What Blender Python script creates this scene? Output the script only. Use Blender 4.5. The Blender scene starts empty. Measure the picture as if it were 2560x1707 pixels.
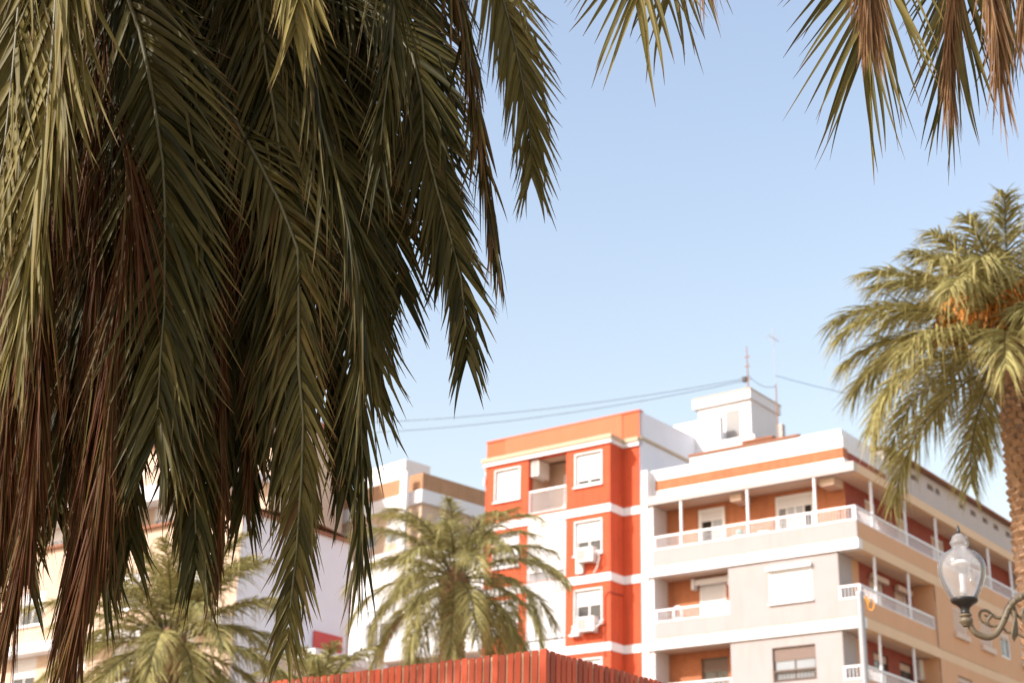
import bpy, math, random
import numpy as np
from mathutils import Vector, Matrix
R = math.radians
S = bpy.context.scene
COL = S.collection

# ---------------------------------------------------------------- camera
PITCH, ROLL = R(21.8), R(1.23)
FW = Vector((0, math.cos(PITCH), math.sin(PITCH)))
U0 = Vector((0, -math.sin(PITCH), math.cos(PITCH)))
X0 = Vector((1, 0, 0))
RT = X0*math.cos(ROLL) + U0*math.sin(ROLL)
UP = U0*math.cos(ROLL) - X0*math.sin(ROLL)
EYE = Vector((0, 0, 1.6))
cam_d = bpy.data.cameras.new("camera"); cam = bpy.data.objects.new("camera", cam_d); COL.objects.link(cam)
M = Matrix((RT, UP, -FW)).transposed().to_4x4(); M.translation = EYE
cam.matrix_world = M
cam_d.sensor_width = 36; cam_d.lens = 55; cam_d.clip_start = .05; cam_d.clip_end = 4000
cam_d.dof.use_dof = True; cam_d.dof.focus_distance = 6.0; cam_d.dof.aperture_fstop = 4.1
S.camera = cam

# ---------------------------------------------------------------- sky, sun, exposure
SUN_AZ = Vector((-.883, -.469, 0)).normalized(); SUN_EL = R(35)
world = bpy.data.worlds.new("World"); S.world = world; world.use_nodes = True
wn = world.node_tree; bg = wn.nodes['Background']
sky = wn.nodes.new('ShaderNodeTexSky'); sky.sky_type = 'NISHITA'; sky.sun_disc = False
sky.sun_elevation = SUN_EL; sky.sun_rotation = math.atan2(SUN_AZ.x, SUN_AZ.y)
sky.air_density = 2.0; sky.dust_density = 2.0; sky.ozone_density = 1.0
tint = wn.nodes.new('ShaderNodeMix'); tint.data_type = 'RGBA'; tint.blend_type = 'MULTIPLY'; tint.inputs[0].default_value = 1
tint.inputs[7].default_value = (1.05, .945, 1.0, 1)
wn.links.new(sky.outputs[0], tint.inputs[6]); wn.links.new(tint.outputs[2], bg.inputs[0]); bg.inputs[1].default_value = .15
sun_d = bpy.data.lights.new("sun", 'SUN'); sun = bpy.data.objects.new("sun", sun_d); COL.objects.link(sun)
sun_d.energy = 3.1; sun_d.angle = R(.53); sun_d.color = (1, .965, .925)
sun_dir = SUN_AZ*math.cos(SUN_EL) + Vector((0, 0, math.sin(SUN_EL)))
sun.rotation_euler = sun_dir.to_track_quat('Z', 'Y').to_euler()
S.view_settings.view_transform = 'Standard'; S.view_settings.look = 'None'
S.view_settings.exposure = .78; S.view_settings.gamma = 1
S.render.film_transparent = False

# ---------------------------------------------------------------- helpers
def at(px, py, Y):
    """point of the place seen at photo pixel (px,py), Y metres in front of the viewer"""
    r = RT*(px-1280) - UP*(py-853.5) + FW*3911.
    return np.array(EYE + r*(Y/r.y))

def tag(o, label=None, cat=None, group=None, kind=None):
    if label: o['label'] = label
    if cat: o['category'] = cat
    if group: o['group'] = group
    if kind: o['kind'] = kind
    return o

def empty(name, loc, rz=0):
    o = bpy.data.objects.new(name, None); COL.objects.link(o)
    o.location = loc; o.rotation_euler = (0, 0, rz); o.empty_display_size = .2
    return o

def link(name, me, parent=None, loc=None, rot=None):
    o = bpy.data.objects.new(name, me); COL.objects.link(o)
    if parent: o.parent = parent
    if loc is not None: o.location = loc
    if rot is not None: o.rotation_euler = rot
    return o

def np_mesh(name, V, Q, mat, attr=None, smooth=True):
    """V (n,3), Q (m,4) quads"""
    me = bpy.data.meshes.new(name)
    V = np.ascontiguousarray(V, dtype=np.float32); Q = np.ascontiguousarray(Q, dtype=np.int32)
    me.vertices.add(len(V)); me.vertices.foreach_set('co', V.ravel())
    me.loops.add(Q.size); me.loops.foreach_set('vertex_index', Q.ravel())
    me.polygons.add(len(Q))
    me.polygons.foreach_set('loop_start', np.arange(0, Q.size, 4, dtype=np.int32))
    me.polygons.foreach_set('loop_total', np.full(len(Q), 4, dtype=np.int32))
    me.polygons.foreach_set('use_smooth', np.full(len(Q), smooth))
    if attr is not None:
        a = me.color_attributes.new('lv', 'FLOAT_COLOR', 'POINT')
        a.data.foreach_set('color', np.ascontiguousarray(attr, dtype=np.float32).ravel())
    me.update(); me.validate(); me.materials.append(mat)
    return me

class MB:
    def __init__(s): s.v = []; s.f = []; s.sm = []
    def add(s, vs, fs, smooth=False):
        b = len(s.v); s.v += [tuple(v) for v in vs]
        for f in fs: s.f.append(tuple(i+b for i in f)); s.sm.append(smooth)
        return s
    def box(s, x0, x1, y0, y1, z0, z1):
        vs = [(x, y, z) for z in (z0, z1) for y in (y0, y1) for x in (x0, x1)]
        return s.add(vs, [(0,2,3,1),(4,5,7,6),(0,1,5,4),(2,6,7,3),(0,4,6,2),(1,3,7,5)])
    def mbox(s, m, u0, u1, z0, z1, d0, d1):
        vs = [m(u, d, z) for z in (z0, z1) for d in (d0, d1) for u in (u0, u1)]
        return s.add(vs, [(0,2,3,1),(4,5,7,6),(0,1,5,4),(2,6,7,3),(0,4,6,2),(1,3,7,5)])
    def tube(s, pts, r, n=8, smooth=True, cap=True):
        pts = [Vector(p) for p in pts]; k = len(pts)
        rs = [r]*k if not hasattr(r, '__len__') else r
        vs = []; ref = None
        for i, p in enumerate(pts):
            t = (pts[min(i+1, k-1)]-pts[max(i-1, 0)]).normalized()
            if ref is None: ref = Vector((0, 0, 1)) if abs(t.z) < .9 else Vector((1, 0, 0))
            a = (ref - t*ref.dot(t)).normalized(); ref = a; b = t.cross(a)
            for j in range(n):
                w = 2*math.pi*j/n; vs.append(p + (a*math.cos(w)+b*math.sin(w))*rs[i])
        fs = [(i*n+j, i*n+(j+1) % n, (i+1)*n+(j+1) % n, (i+1)*n+j) for i in range(k-1) for j in range(n)]
        s.add(vs, fs, smooth)
        if cap: s.add(vs[:n], [tuple(range(n))[::-1]]); s.add(vs[-n:], [tuple(range(n))])
        return s
    def lathe(s, prof, n=28, c=(0, 0, 0), smooth=True):
        vs = [(c[0]+r*math.cos(2*math.pi*j/n), c[1]+r*math.sin(2*math.pi*j/n), c[2]+z) for r, z in prof for j in range(n)]
        return s.add(vs, [(i*n+j, i*n+(j+1) % n, (i+1)*n+(j+1) % n, (i+1)*n+j) for i in range(len(prof)-1) for j in range(n)], smooth)
    def holes(s, m, u0, u1, z0, z1, hs, rev):
        """wall face in plane d=0 with rectangular openings hs and reveals rev deep"""
        us = sorted({u0, u1, *[h[0] for h in hs], *[h[1] for h in hs]}); us = [u for u in us if u0 <= u <= u1]
        zs = sorted({z0, z1, *[h[2] for h in hs], *[h[3] for h in hs]}); zs = [z for z in zs if z0 <= z <= z1]
        for i in range(len(us)-1):
            for j in range(len(zs)-1):
                cu, cz = (us[i]+us[i+1])/2, (zs[j]+zs[j+1])/2
                if any(h[0] < cu < h[1] and h[2] < cz < h[3] for h in hs): continue
                s.add([m(us[i], 0, zs[j]), m(us[i+1], 0, zs[j]), m(us[i+1], 0, zs[j+1]), m(us[i], 0, zs[j+1])], [(0,1,2,3)])
        for h in hs:
            a, b, c, d = h[:4]
            for (p, q) in (((a, c), (b, c)), ((b, c), (b, d)), ((b, d), (a, d)), ((a, d), (a, c))):
                s.add([m(p[0], 0, p[1]), m(q[0], 0, q[1]), m(q[0], rev, q[1]), m(p[0], rev, p[1])], [(0,1,2,3)])
        return s
    def mesh(s, name, mat):
        me = bpy.data.meshes.new(name); me.from_pydata(s.v, [], s.f)
        me.polygons.foreach_set('use_smooth', s.sm); me.materials.append(mat); me.update()
        return me
    def build(s, name, mat, parent=None, loc=None, rot=None):
        return link(name, s.mesh(name, mat), parent, loc, rot)

def mk(name): 
    m = bpy.data.materials.new(name); m.use_nodes = True
    return m, m.node_tree.nodes, m.node_tree.links, m.node_tree.nodes['Principled BSDF']

def paint(name, col, rough=.75, var=.1, scale=1.2, bump=.15, bscale=60, stain=0., stain_col=(.35, .27, .18)):
    """painted or plastered surface: slow colour drift, fine grain, vertical streak stains"""
    m, n, l, p = mk(name)
    tc = n.new('ShaderNodeTexCoord')
    nz = n.new('ShaderNodeTexNoise'); nz.inputs['Scale'].default_value = scale; nz.inputs['Detail'].default_value = 6
    l.new(tc.outputs['Object'], nz.inputs['Vector'])
    hs = n.new('ShaderNodeMapRange'); hs.inputs[3].default_value = 1-var; hs.inputs[4].default_value = 1+var
    l.new(nz.outputs[0], hs.inputs[0])
    mx = n.new('ShaderNodeMix'); mx.data_type = 'RGBA'; mx.blend_type = 'MULTIPLY'; mx.inputs[0].default_value = 1
    mx.inputs[6].default_value = (*col, 1); l.new(hs.outputs[0], mx.inputs[7])
    out = mx.outputs[2]
    if stain:
        mp = n.new('ShaderNodeMapping'); mp.inputs['Scale'].default_value = (3.2, 3.2, .35)
        l.new(tc.outputs['Object'], mp.inputs[0])
        n2 = n.new('ShaderNodeTexNoise'); n2.inputs['Scale'].default_value = 1.5; n2.inputs['Detail'].default_value = 5
        l.new(mp.outputs[0], n2.inputs['Vector'])
        rr = n.new('ShaderNodeMapRange'); rr.inputs[1].default_value = .52; rr.inputs[2].default_value = .78
        rr.inputs[3].default_value = 0; rr.inputs[4].default_value = stain; l.new(n2.outputs[0], rr.inputs[0])
        m2 = n.new('ShaderNodeMix'); m2.data_type = 'RGBA'; l.new(rr.outputs[0], m2.inputs[0]); l.new(out, m2.inputs[6])
        m2.inputs[7].default_value = (*stain_col, 1); out = m2.outputs[2]
    l.new(out, p.inputs['Base Color']); p.inputs['Roughness'].default_value = rough
    if bump:
        nb = n.new('ShaderNodeTexNoise'); nb.inputs['Scale'].default_value = bscale; nb.inputs['Detail'].default_value = 3
        l.new(tc.outputs['Object'], nb.inputs['Vector'])
        bp = n.new('ShaderNodeBump'); bp.inputs['Strength'].default_value = bump; bp.inputs['Distance'].default_value = .01
        l.new(nb.outputs[0], bp.inputs['Height']); l.new(bp.outputs[0], p.inputs['Normal'])
    return m

def brick(name, c1, c2, mortar, bw=.26, rh=.075, ms=.012, rough=.8):
    m, n, l, p = mk(name)
    tc = n.new('ShaderNodeTexCoord'); sx = n.new('ShaderNodeSeparateXYZ'); l.new(tc.outputs['Object'], sx.inputs[0])
    ad = n.new('ShaderNodeMath'); ad.operation = 'ADD'; l.new(sx.outputs[0], ad.inputs[0]); l.new(sx.outputs[1], ad.inputs[1])
    cb = n.new('ShaderNodeCombineXYZ'); l.new(ad.outputs[0], cb.inputs[0]); l.new(sx.outputs[2], cb.inputs[1])
    b = n.new('ShaderNodeTexBrick'); l.new(cb.outputs[0], b.inputs[0])
    b.inputs['Color1'].default_value = (*c1, 1); b.inputs['Color2'].default_value = (*c2, 1); b.inputs['Mortar'].default_value = (*mortar, 1)
    b.inputs['Scale'].default_value = 1; b.inputs['Mortar Size'].default_value = ms; b.inputs['Mortar Smooth'].default_value = .2
    b.inputs['Brick Width'].default_value = bw; b.inputs['Row Height'].default_value = rh
    nz = n.new('ShaderNodeTexNoise'); nz.inputs['Scale'].default_value = .9; nz.inputs['Detail'].default_value = 6
    l.new(tc.outputs['Object'], nz.inputs['Vector'])
    mr = n.new('ShaderNodeMapRange'); mr.inputs[3].default_value = .84; mr.inputs[4].default_value = 1.14; l.new(nz.outputs[0], mr.inputs[0])
    mx = n.new('ShaderNodeMix'); mx.data_type = 'RGBA'; mx.blend_type = 'MULTIPLY'; mx.inputs[0].default_value = 1
    l.new(b.outputs[0], mx.inputs[6]); l.new(mr.outputs[0], mx.inputs[7])
    mp = n.new('ShaderNodeMapping'); mp.inputs['Scale'].default_value = (4, 4, .3); l.new(tc.outputs['Object'], mp.inputs[0])
    n2 = n.new('ShaderNodeTexNoise'); n2.inputs['Scale'].default_value = 1.4; n2.inputs['Detail'].default_value = 5; l.new(mp.outputs[0], n2.inputs['Vector'])
    r2 = n.new('ShaderNodeMapRange'); r2.inputs[1].default_value = .5; r2.inputs[2].default_value = .75; r2.inputs[3].default_value = 1; r2.inputs[4].default_value = .74; l.new(n2.outputs[0], r2.inputs[0])
    m2 = n.new('ShaderNodeMix'); m2.data_type = 'RGBA'; m2.blend_type = 'MULTIPLY'; m2.inputs[0].default_value = 1
    l.new(mx.outputs[2], m2.inputs[6]); l.new(r2.outputs[0], m2.inputs[7]); l.new(m2.outputs[2], p.inputs['Base Color'])
    bp = n.new('ShaderNodeBump'); bp.invert = True; bp.inputs['Strength'].default_value = .7; bp.inputs['Distance'].default_value = .012
    l.new(b.outputs['Fac'], bp.inputs['Height']); l.new(bp.outputs[0], p.inputs['Normal'])
    p.inputs['Roughness'].default_value = rough
    return m

def plain(name, col, rough=.5, metal=0., var=.08, scale=8):
    return paint(name, col, rough, var, scale, bump=0) if not metal else _metal(name, col, rough, metal)
def _metal(name, col, rough, metal):
    m = paint(name, col, rough, .1, 9, .1, 80); m.node_tree.nodes['Principled BSDF'].inputs['Metallic'].default_value = metal
    return m

def glass(name, col, rough=.06):
    m = paint(name, col, rough, .25, .8, 0); p = m.node_tree.nodes['Principled BSDF']
    p.inputs['Specular IOR Level'].default_value = .5
    return m

def leaf_mat(name, dark, light, tip, dry, trans=.25, rough=.5, spec=.14):
    """palm leaflet: random shade per leaflet, scorched tips, dry fraction, a little light through the blade"""
    m, n, l, p = mk(name)
    at_ = n.new('ShaderNodeAttribute'); at_.attribute_name = 'lv'
    sp = n.new('ShaderNodeSeparateColor'); l.new(at_.outputs['Color'], sp.inputs[0])
    a = n.new('ShaderNodeMix'); a.data_type = 'RGBA'; l.new(sp.outputs[1], a.inputs[0])
    a.inputs[6].default_value = (*dark, 1); a.inputs[7].default_value = (*light, 1)
    rr = n.new('ShaderNodeMapRange'); rr.inputs[1].default_value = .84; rr.inputs[2].default_value = 1.0; l.new(sp.outputs[0], rr.inputs[0])
    b = n.new('ShaderNodeMix'); b.data_type = 'RGBA'; l.new(rr.outputs[0], b.inputs[0]); l.new(a.outputs[2], b.inputs[6]); b.inputs[7].default_value = (*tip, 1)
    c = n.new('ShaderNodeMix'); c.data_type = 'RGBA'; l.new(sp.outputs[2], c.inputs[0]); l.new(b.outputs[2], c.inputs[6]); c.inputs[7].default_value = (*dry, 1)
    tc = n.new('ShaderNodeTexCoord'); nz = n.new('ShaderNodeTexNoise'); nz.inputs['Scale'].default_value = 14; nz.inputs['Detail'].default_value = 4
    l.new(tc.outputs['Object'], nz.inputs['Vector'])
    mr = n.new('ShaderNodeMapRange'); mr.inputs[3].default_value = .7; mr.inputs[4].default_value = 1.3; l.new(nz.outputs[0], mr.inputs[0])
    d = n.new('ShaderNodeMix'); d.data_type = 'RGBA'; d.blend_type = 'MULTIPLY'; d.inputs[0].default_value = 1
    l.new(c.outputs[2], d.inputs[6]); l.new(mr.outputs[0], d.inputs[7]); l.new(d.outputs[2], p.inputs['Base Color'])
    p.inputs['Roughness'].default_value = rough; p.inputs['Specular IOR Level'].default_value = spec
    t = n.new('ShaderNodeBsdfTranslucent'); l.new(d.outputs[2], t.inputs[0])
    ms = n.new('ShaderNodeMixShader'); ms.inputs[0].default_value = trans
    l.new(p.outputs[0], ms.inputs[1]); l.new(t.outputs[0], ms.inputs[2])
    l.new(ms.outputs[0], n['Material Output'].inputs['Surface'])
    return m

MT = {}
MT['orange'] = brick('orange painted brick', (.66, .108, .036), (.63, .098, .032), (.50, .07, .022))
MT['orange_pale'] = paint('faded orange paint', (.64, .152, .066), var=.08, stain=.12, stain_col=(.6, .3, .2))
MT['orange_plain'] = paint('orange plaster', (.64, .125, .045), var=.07)
MT['white'] = paint('white masonry paint', (.72, .72, .73), var=.05, stain=.22, stain_col=(.62, .55, .45))
MT['white_trim'] = paint('white trim paint', (.72, .71, .715), .5, .04)
MT['fascia'] = paint('pale fascia', (.50, .44, .41), var=.06, stain=.15, stain_col=(.5, .38, .28))
MT['cream'] = paint('pink cream stucco', (.385, .346, .340), var=.07, stain=.34, stain_col=(.38, .28, .22))
MT['tan'] = paint('bounce tinted stucco', (.62, .35, .19), var=.06, stain=.14, stain_col=(.42, .25, .15))  # stucco of the shaded side, warm bounced light put into the colour
MT['bounce_trim'] = paint('bounce tinted trim', (.70, .49, .31), var=.06)  # side bands and fascia, warmed in colour to stand for bounced light
MT['beige'] = paint('beige moulding', (.50, .40, .27), var=.1)
MT['soffit'] = paint('soffit plaster', (.62, .46, .35), var=.1, stain=.3, stain_col=(.4, .27, .18))
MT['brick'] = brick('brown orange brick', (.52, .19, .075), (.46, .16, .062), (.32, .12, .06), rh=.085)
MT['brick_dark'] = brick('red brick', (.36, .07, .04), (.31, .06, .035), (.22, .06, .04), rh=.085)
MT['tan_brick'] = brick('tan brick', (.50, .27, .13), (.45, .23, .11), (.38, .24, .15), rh=.08)
MT['peach'] = paint('peach stucco', (.58, .43, .32), var=.08, stain=.15)
MT['terracotta'] = paint('terracotta plaster', (.50, .18, .10), var=.1)
MT['lilac'] = paint('white party wall', (.73, .76, .82), var=.05, stain=.15, stain_col=(.6, .55, .52))
MT['shutter'] = paint('white roller shutter', (.70, .70, .71), .4, .03, 2, 0)
MT['shutter_grey'] = paint('taupe roller shutter', (.21, .145, .115), .5, .06, 2, 0)
MT['shutter_tan'] = paint('tan roller shutter', (.58, .43, .34), .5, .06, 2, 0)
MT['alu'] = paint('white aluminium', (.80, .80, .81), .35, .03, 3, 0)
MT['bronze'] = paint('bronze aluminium', (.10, .06, .04), .4, .06, 3, 0)
MT['glass'] = glass('window glass', (.06, .06, .06))
MT['glass_pale'] = glass('pale glass', (.27, .30, .33))  # pale blue-grey pane colour
MT['dark'] = paint('dark room', (.025, .02, .016), .9, .2, 2, 0)
MT['rail'] = paint('white rail paint', (.78, .78, .80), .4, .05, 5, 0)
MT['tile'] = paint('clay roof tile', (.28, .12, .065), .85, .3, 3, .3, 30)
MT['ac'] = paint('air conditioner casing', (.74, .73, .70), .4, .05, 4, 0)
MT['ac_grille'] = paint('air conditioner grille', (.30, .29, .28), .6, .1, 9, 0)
MT['cable'] = paint('black cable', (.05, .05, .055), .6, .1, 5, 0)
MT['rust'] = paint('rusty mast', (.30, .15, .09), .7, .2, 9, .2)
MT['steel'] = _metal('galvanised steel', (.38, .39, .41), .55, .3)
MT['board'] = paint('red painted board', (.46, .066, .020), .6, .18, 5, .25, 40, .25, (.17, .03, .015))
_n = MT['board'].node_tree.nodes; _l = MT['board'].node_tree.links; _p = _n['Principled BSDF']
_oi = _n.new('ShaderNodeObjectInfo'); _mr = _n.new('ShaderNodeMapRange'); _mr.inputs[3].default_value = .72; _mr.inputs[4].default_value = 1.35
_l.new(_oi.outputs['Random'], _mr.inputs[0]); _src = _p.inputs['Base Color'].links[0].from_socket
_mm = _n.new('ShaderNodeMix'); _mm.data_type = 'RGBA'; _mm.blend_type = 'MULTIPLY'; _mm.inputs[0].default_value = 1
_l.new(_src, _mm.inputs[6]); _l.new(_mr.outputs[0], _mm.inputs[7]); _l.new(_mm.outputs[2], _p.inputs['Base Color'])
MT['batten'] = paint('weathered backing', (.62, .48, .32), .9, .2, 6, .3)
MT['bark'] = paint('palm bark', (.17, .105, .065), .95, .35, 14, .9, 45)
MT['boot'] = paint('leaf base husk', (.30, .175, .095), .9, .35, 18, .8, 60)
MT['rachis'] = paint('frond midrib', (.085, .075, .024), .5, .2, 10, .1)
MT['rachis_dry'] = paint('dry midrib', (.12, .045, .015), .75, .25, 10, .2)
MT['fruit'] = paint('orange date stalk', (.62, .23, .03), .5, .2, 10, 0)
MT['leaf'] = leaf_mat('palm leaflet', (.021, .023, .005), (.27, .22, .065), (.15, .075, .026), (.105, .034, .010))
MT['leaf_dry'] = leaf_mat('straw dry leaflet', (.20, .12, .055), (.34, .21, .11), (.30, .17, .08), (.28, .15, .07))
MT['leaf_far'] = leaf_mat('pale palm leaflet', (.20, .18, .055), (.50, .45, .19), (.46, .34, .14), (.48, .33, .15), trans=.22)  # paler, yellower leaf colour than the near palms
MT['iron'] = paint('patinated lamp iron', (.15, .115, .07), .5, .3, 25, .3, 60)
MT['iron_dark'] = paint('black lamp cup', (.022, .02, .018), .4, .2, 20, .1)
MT['yellow'] = paint('orange cable sheath', (.85, .33, .02), .45, .05, 5, 0)
MT['ground'] = paint('paving', (.36, .28, .20), .85, .2, .7, .4, 20)
MT['teal'] = paint('teal awning', (.20, .40, .36), .7, .1, 4, 0)
MT['red_panel'] = paint('red panel', (.55, .07, .06), .6, .1, 3, 0)

# ---------------------------------------------------------------- ground
g = MB().add([(-1500, -1500, 0), (1500, -1500, 0), (1500, 1500, 0), (-1500, 1500, 0)], [(0,1,2,3)]).build('ground', MT['ground'])
tag(g, 'stone paving of the promenade and streets', 'ground', kind='structure')

# ---------------------------------------------------------------- facade parts
def front(y0): return lambda u, d, z: (u, y0+d, z)
def sidef(x0): return lambda u, d, z: (x0-d, u, z)

def slats(mb, m, u0, u1, z0, z1, d, pitch=.055, depth=.012):
    k = max(1, int((z1-z0)/pitch)); h = (z1-z0)/k
    for i in range(k):
        a = z0+i*h
        mb.add([m(u0, d, a), m(u1, d, a), m(u1, d-depth, a+h*.5), m(u0, d-depth, a+h*.5)], [(0,1,2,3)], False)
        mb.add([m(u0, d-depth, a+h*.5), m(u1, d-depth, a+h*.5), m(u1, d, a+h), m(u0, d, a+h)], [(0,1,2,3)], False)

def window(par, m, u0, u1, z0, z1, shut=1., d=.1, frame='alu', sh='shutter', pane='glass', sill=True, leaves=2, fr=.06, surround=0., name='window'):
    """frame set d deep in its opening, roller shutter drawn down over the fraction shut, panes below it"""
    f = MB()
    f.mbox(m, u0, u0+fr, z0, z1, d-.03, d+.05); f.mbox(m, u1-fr, u1, z0, z1, d-.03, d+.05)
    f.mbox(m, u0+fr, u1-fr, z0, z0+fr, d-.03, d+.05); f.mbox(m, u0+fr, u1-fr, z1-fr, z1, d-.03, d+.05)
    zs = z1-fr-(z1-z0-2*fr)*shut
    w = (u1-u0-2*fr)/leaves
    if shut < .97:
        for i in range(leaves):
            a = u0+fr+i*w
            f.mbox(m, a+.002, a+.03, z0+fr+.002, zs, d, d+.045); f.mbox(m, a+w-.03, a+w-.002, z0+fr+.002, zs, d, d+.045)
            f.mbox(m, a+.03, a+w-.03, z0+fr+.002, z0+fr+.03, d, d+.045)
    if surround:
        q = surround
        f.mbox(m, u0-q, u0, z0-q, z1+q, -.025, .06); f.mbox(m, u1, u1+q, z0-q, z1+q, -.025, .06)
        f.mbox(m, u0, u1, z1, z1+q, -.025, .06); f.mbox(m, u0, u1, z0-q, z0, -.025, .06)
    W = f.build(name, MT[frame], par)
    for i in range(leaves):
        if shut > .97: break
        a = u0+fr+i*w
        MB().mbox(m, a+.03, a+w-.03, z0+fr+.03, zs, d+.018, d+.028).build('pane', MT[pane if isinstance(pane, str) else pane[i]], W)
    MB().mbox(m, u0+.01, u1-.01, z0+.01, z1-.01, d+.25, d+.27).build('room', MT['dark'], W)
    if shut > 0:
        s = MB(); slats(s, m, u0+fr, u1-fr, zs, z1-fr, d-.004); s.mbox(m, u0+fr, u1-fr, zs-.05, zs, d-.02, d+.01)
        s.build('shutter', MT[sh], W)
    if sill: MB().mbox(m, u0-surround-.05, u1+surround+.05, z0-surround-.06, z0-surround, -.10, d).build('sill', MT['white_trim'], W)
    return W

BAL_MESH = {}
def railing(par, m, u0, u1, z0, z1, d=.05, pitch=.125, single=True, name='railing', mat='rail', posts=()):
    f = MB()
    f.mbox(m, u0, u1, z1-.07, z1, d-.03, d+.03); f.mbox(m, u0, u1, z0+.02, z0+.06, d-.02, d+.02)
    for u in (*posts, u0+.02, u1-.02): f.mbox(m, u-(.045 if u in posts else .02), u+(.045 if u in posts else .02), z0, z1-.07, d-.028, d+.028)
    o = f.build(name, MT[mat], par)
    k = int((u1-u0)/pitch); us = [u0+(i+.5)*(u1-u0)/k for i in range(k)]
    h = z1-.07-(z0+.06)
    if single:
        key = (round(h, 3), mat)
        if key not in BAL_MESH: BAL_MESH[key] = MB().box(-.011, .011, -.011, .011, 0, h).mesh('baluster', MT[mat])
        for u in us: link('baluster', BAL_MESH[key], o, m(u, d, z0+.06))
    else:
        b = MB()
        for u in us: b.mbox(m, u-.009, u+.009, z0+.06, z1-.07, d-.009, d+.009)
        tag(b.build('balusters', MT[mat], o), kind='stuff')
    return o

def ac_unit(loc, rz, label, w=.85, h=.58, d=.32, fan=.22, pipe=None, par_rz=None):
    o = empty('air_conditioner', loc, rz); tag(o, label, 'air conditioner', 'air conditioning units on the facades')
    c = MB().box(-w/2, w/2, 0, d, 0, h); c.build('casing', MT['ac'], o)
    gr = MB()
    for i in range(9): gr.box(-w/2+.05, -w/2+.05+2*fan, -.012, -.002, .06+i*(h-.12)/9, .06+(i+.55)*(h-.12)/9)
    gr.build('grille', MT['ac_grille'], o)
    MB().box(-w/2+.06, -w/2+.10, -.0, d+.08, -.05, -.004).box(w/2-.10, w/2-.06, 0, d+.08, -.05, -.004).build('bracket', MT['rail'], o)
    if pipe: MB().tube(pipe, .03, 7).build('pipe', MT['ac'], o)
    return o

# ---------------------------------------------------------------- building frame shared by the two apartment blocks
RZ = R(-37); ORG = Vector((12.983, 56.48, 0))
EX = Vector((math.cos(RZ), math.sin(RZ), 0)); EY = Vector((-math.sin(RZ), math.cos(RZ), 0))
def W(x, y, z): return ORG + EX*x + EY*y + Vector((0, 0, z))

# ================================================================= orange apartment building
OB = empty('orange_apartment_building', W(-17.55, 0, 0), RZ)
tag(OB, 'bright orange apartment block with white floor bands and white roller shutters', 'building')
ox = 17.55
F0 = lambda u, d, z: (u+ox, d, z)
FR = lambda u, d, z: (u+ox, 1.0+d, z)
levels = [13.55, 16.41, 19.33, 22.31]           # undersides of the bands
bt = .34                                         # band height
win_l = (-17.0, -15.68); win_r = (-12.7, -11.39); log = (-15.2, -13.19)
hs = []
for k, zb in enumerate(levels):
    zt = zb; base = zb-2.9+bt
    hs += [(win_l[0], win_l[1], zt-1.66, zt-.27), (win_r[0], win_r[1], zt-1.66, zt-.27), (log[0], log[1], base+.02, zt-.0)]
f = MB().holes(F0, -17.55, -10.95, 4.2, 22.31, hs, .35)
f.add([F0(-10.95, 0, 0), F0(-10.95, 1.0, 0), F0(-10.95, 1.0, 22.31), F0(-10.95, 0, 22.31)], [(0,1,2,3)])
f.add([F0(-17.55, 0, 0), F0(-17.55, 1.0, 0), F0(-17.55, 1.0, 22.31), F0(-17.55, 0, 22.31)], [(0,1,2,3)])
f.add([F0(-17.55, 0, 0), F0(-10.95, 0, 0), F0(-10.95, 0, 4.2), F0(-17.55, 0, 4.2)], [(0,1,2,3)])
f.add([FR(-10.95, 0, 0), FR(-10.1, 0, 0), FR(-10.1, 0, 22.31), FR(-10.95, 0, 22.31)], [(0,1,2,3)])
f.add([FR(-18.3, 0, 0), FR(-17.55, 0, 0), FR(-17.55, 0, 22.31), FR(-18.3, 0, 22.31)], [(0,1,2,3)])
f.build('wall', MT['orange'], OB)
# parapet above the cornice, with its paler middle panel
p = MB().mbox(FR, -18.3, -10.1, 22.31, 23.86, 0, .25); p.build('parapet', MT['orange_plain'], OB)
MB().mbox(FR, -17.25, -10.95, 22.72, 23.863, -.03, .0).build('parapet_panel', MT['orange_pale'], OB)
MB().mbox(FR, -18.33, -10.07, 23.864, 23.93, -.05, .3).build('coping', MT['orange_pale'], OB)
# cornice and bands wrap round the bay
def wrap(z0, z1, e, mat, name):
    b = MB().mbox(F0, -17.55-e, -10.95+e, z0, z1, -e, 1.0-.002)
    b.mbox(FR, -10.95+e, -10.1, z0, z1, -e, .2)
    b.mbox(FR, -18.3, -17.55-e, z0, z1, -e, .2)
    return b.build(name, MT[mat], OB)
wrap(22.312, 22.50, .10, 'white_trim', 'cornice'); wrap(22.503, 22.68, .16, 'beige', 'cornice_moulding')
for zb in levels[:3] + [10.6, 7.7]:
    # band stops either side of the loggia void behind it: thin facing so the loggia floor stays its own
    b = MB().mbox(F0, -17.57, -10.93, zb, zb+bt, -.04, .0)
    b.mbox(lambda u, d, z: (-10.95+d+ox, u, z), -.04, .96, zb, zb+bt, 0, .04)
    b.mbox(FR, -10.91, -10.1, zb, zb+bt, -.04, 0)
    b.build('floor_band', MT['white_trim'], OB)
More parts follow.
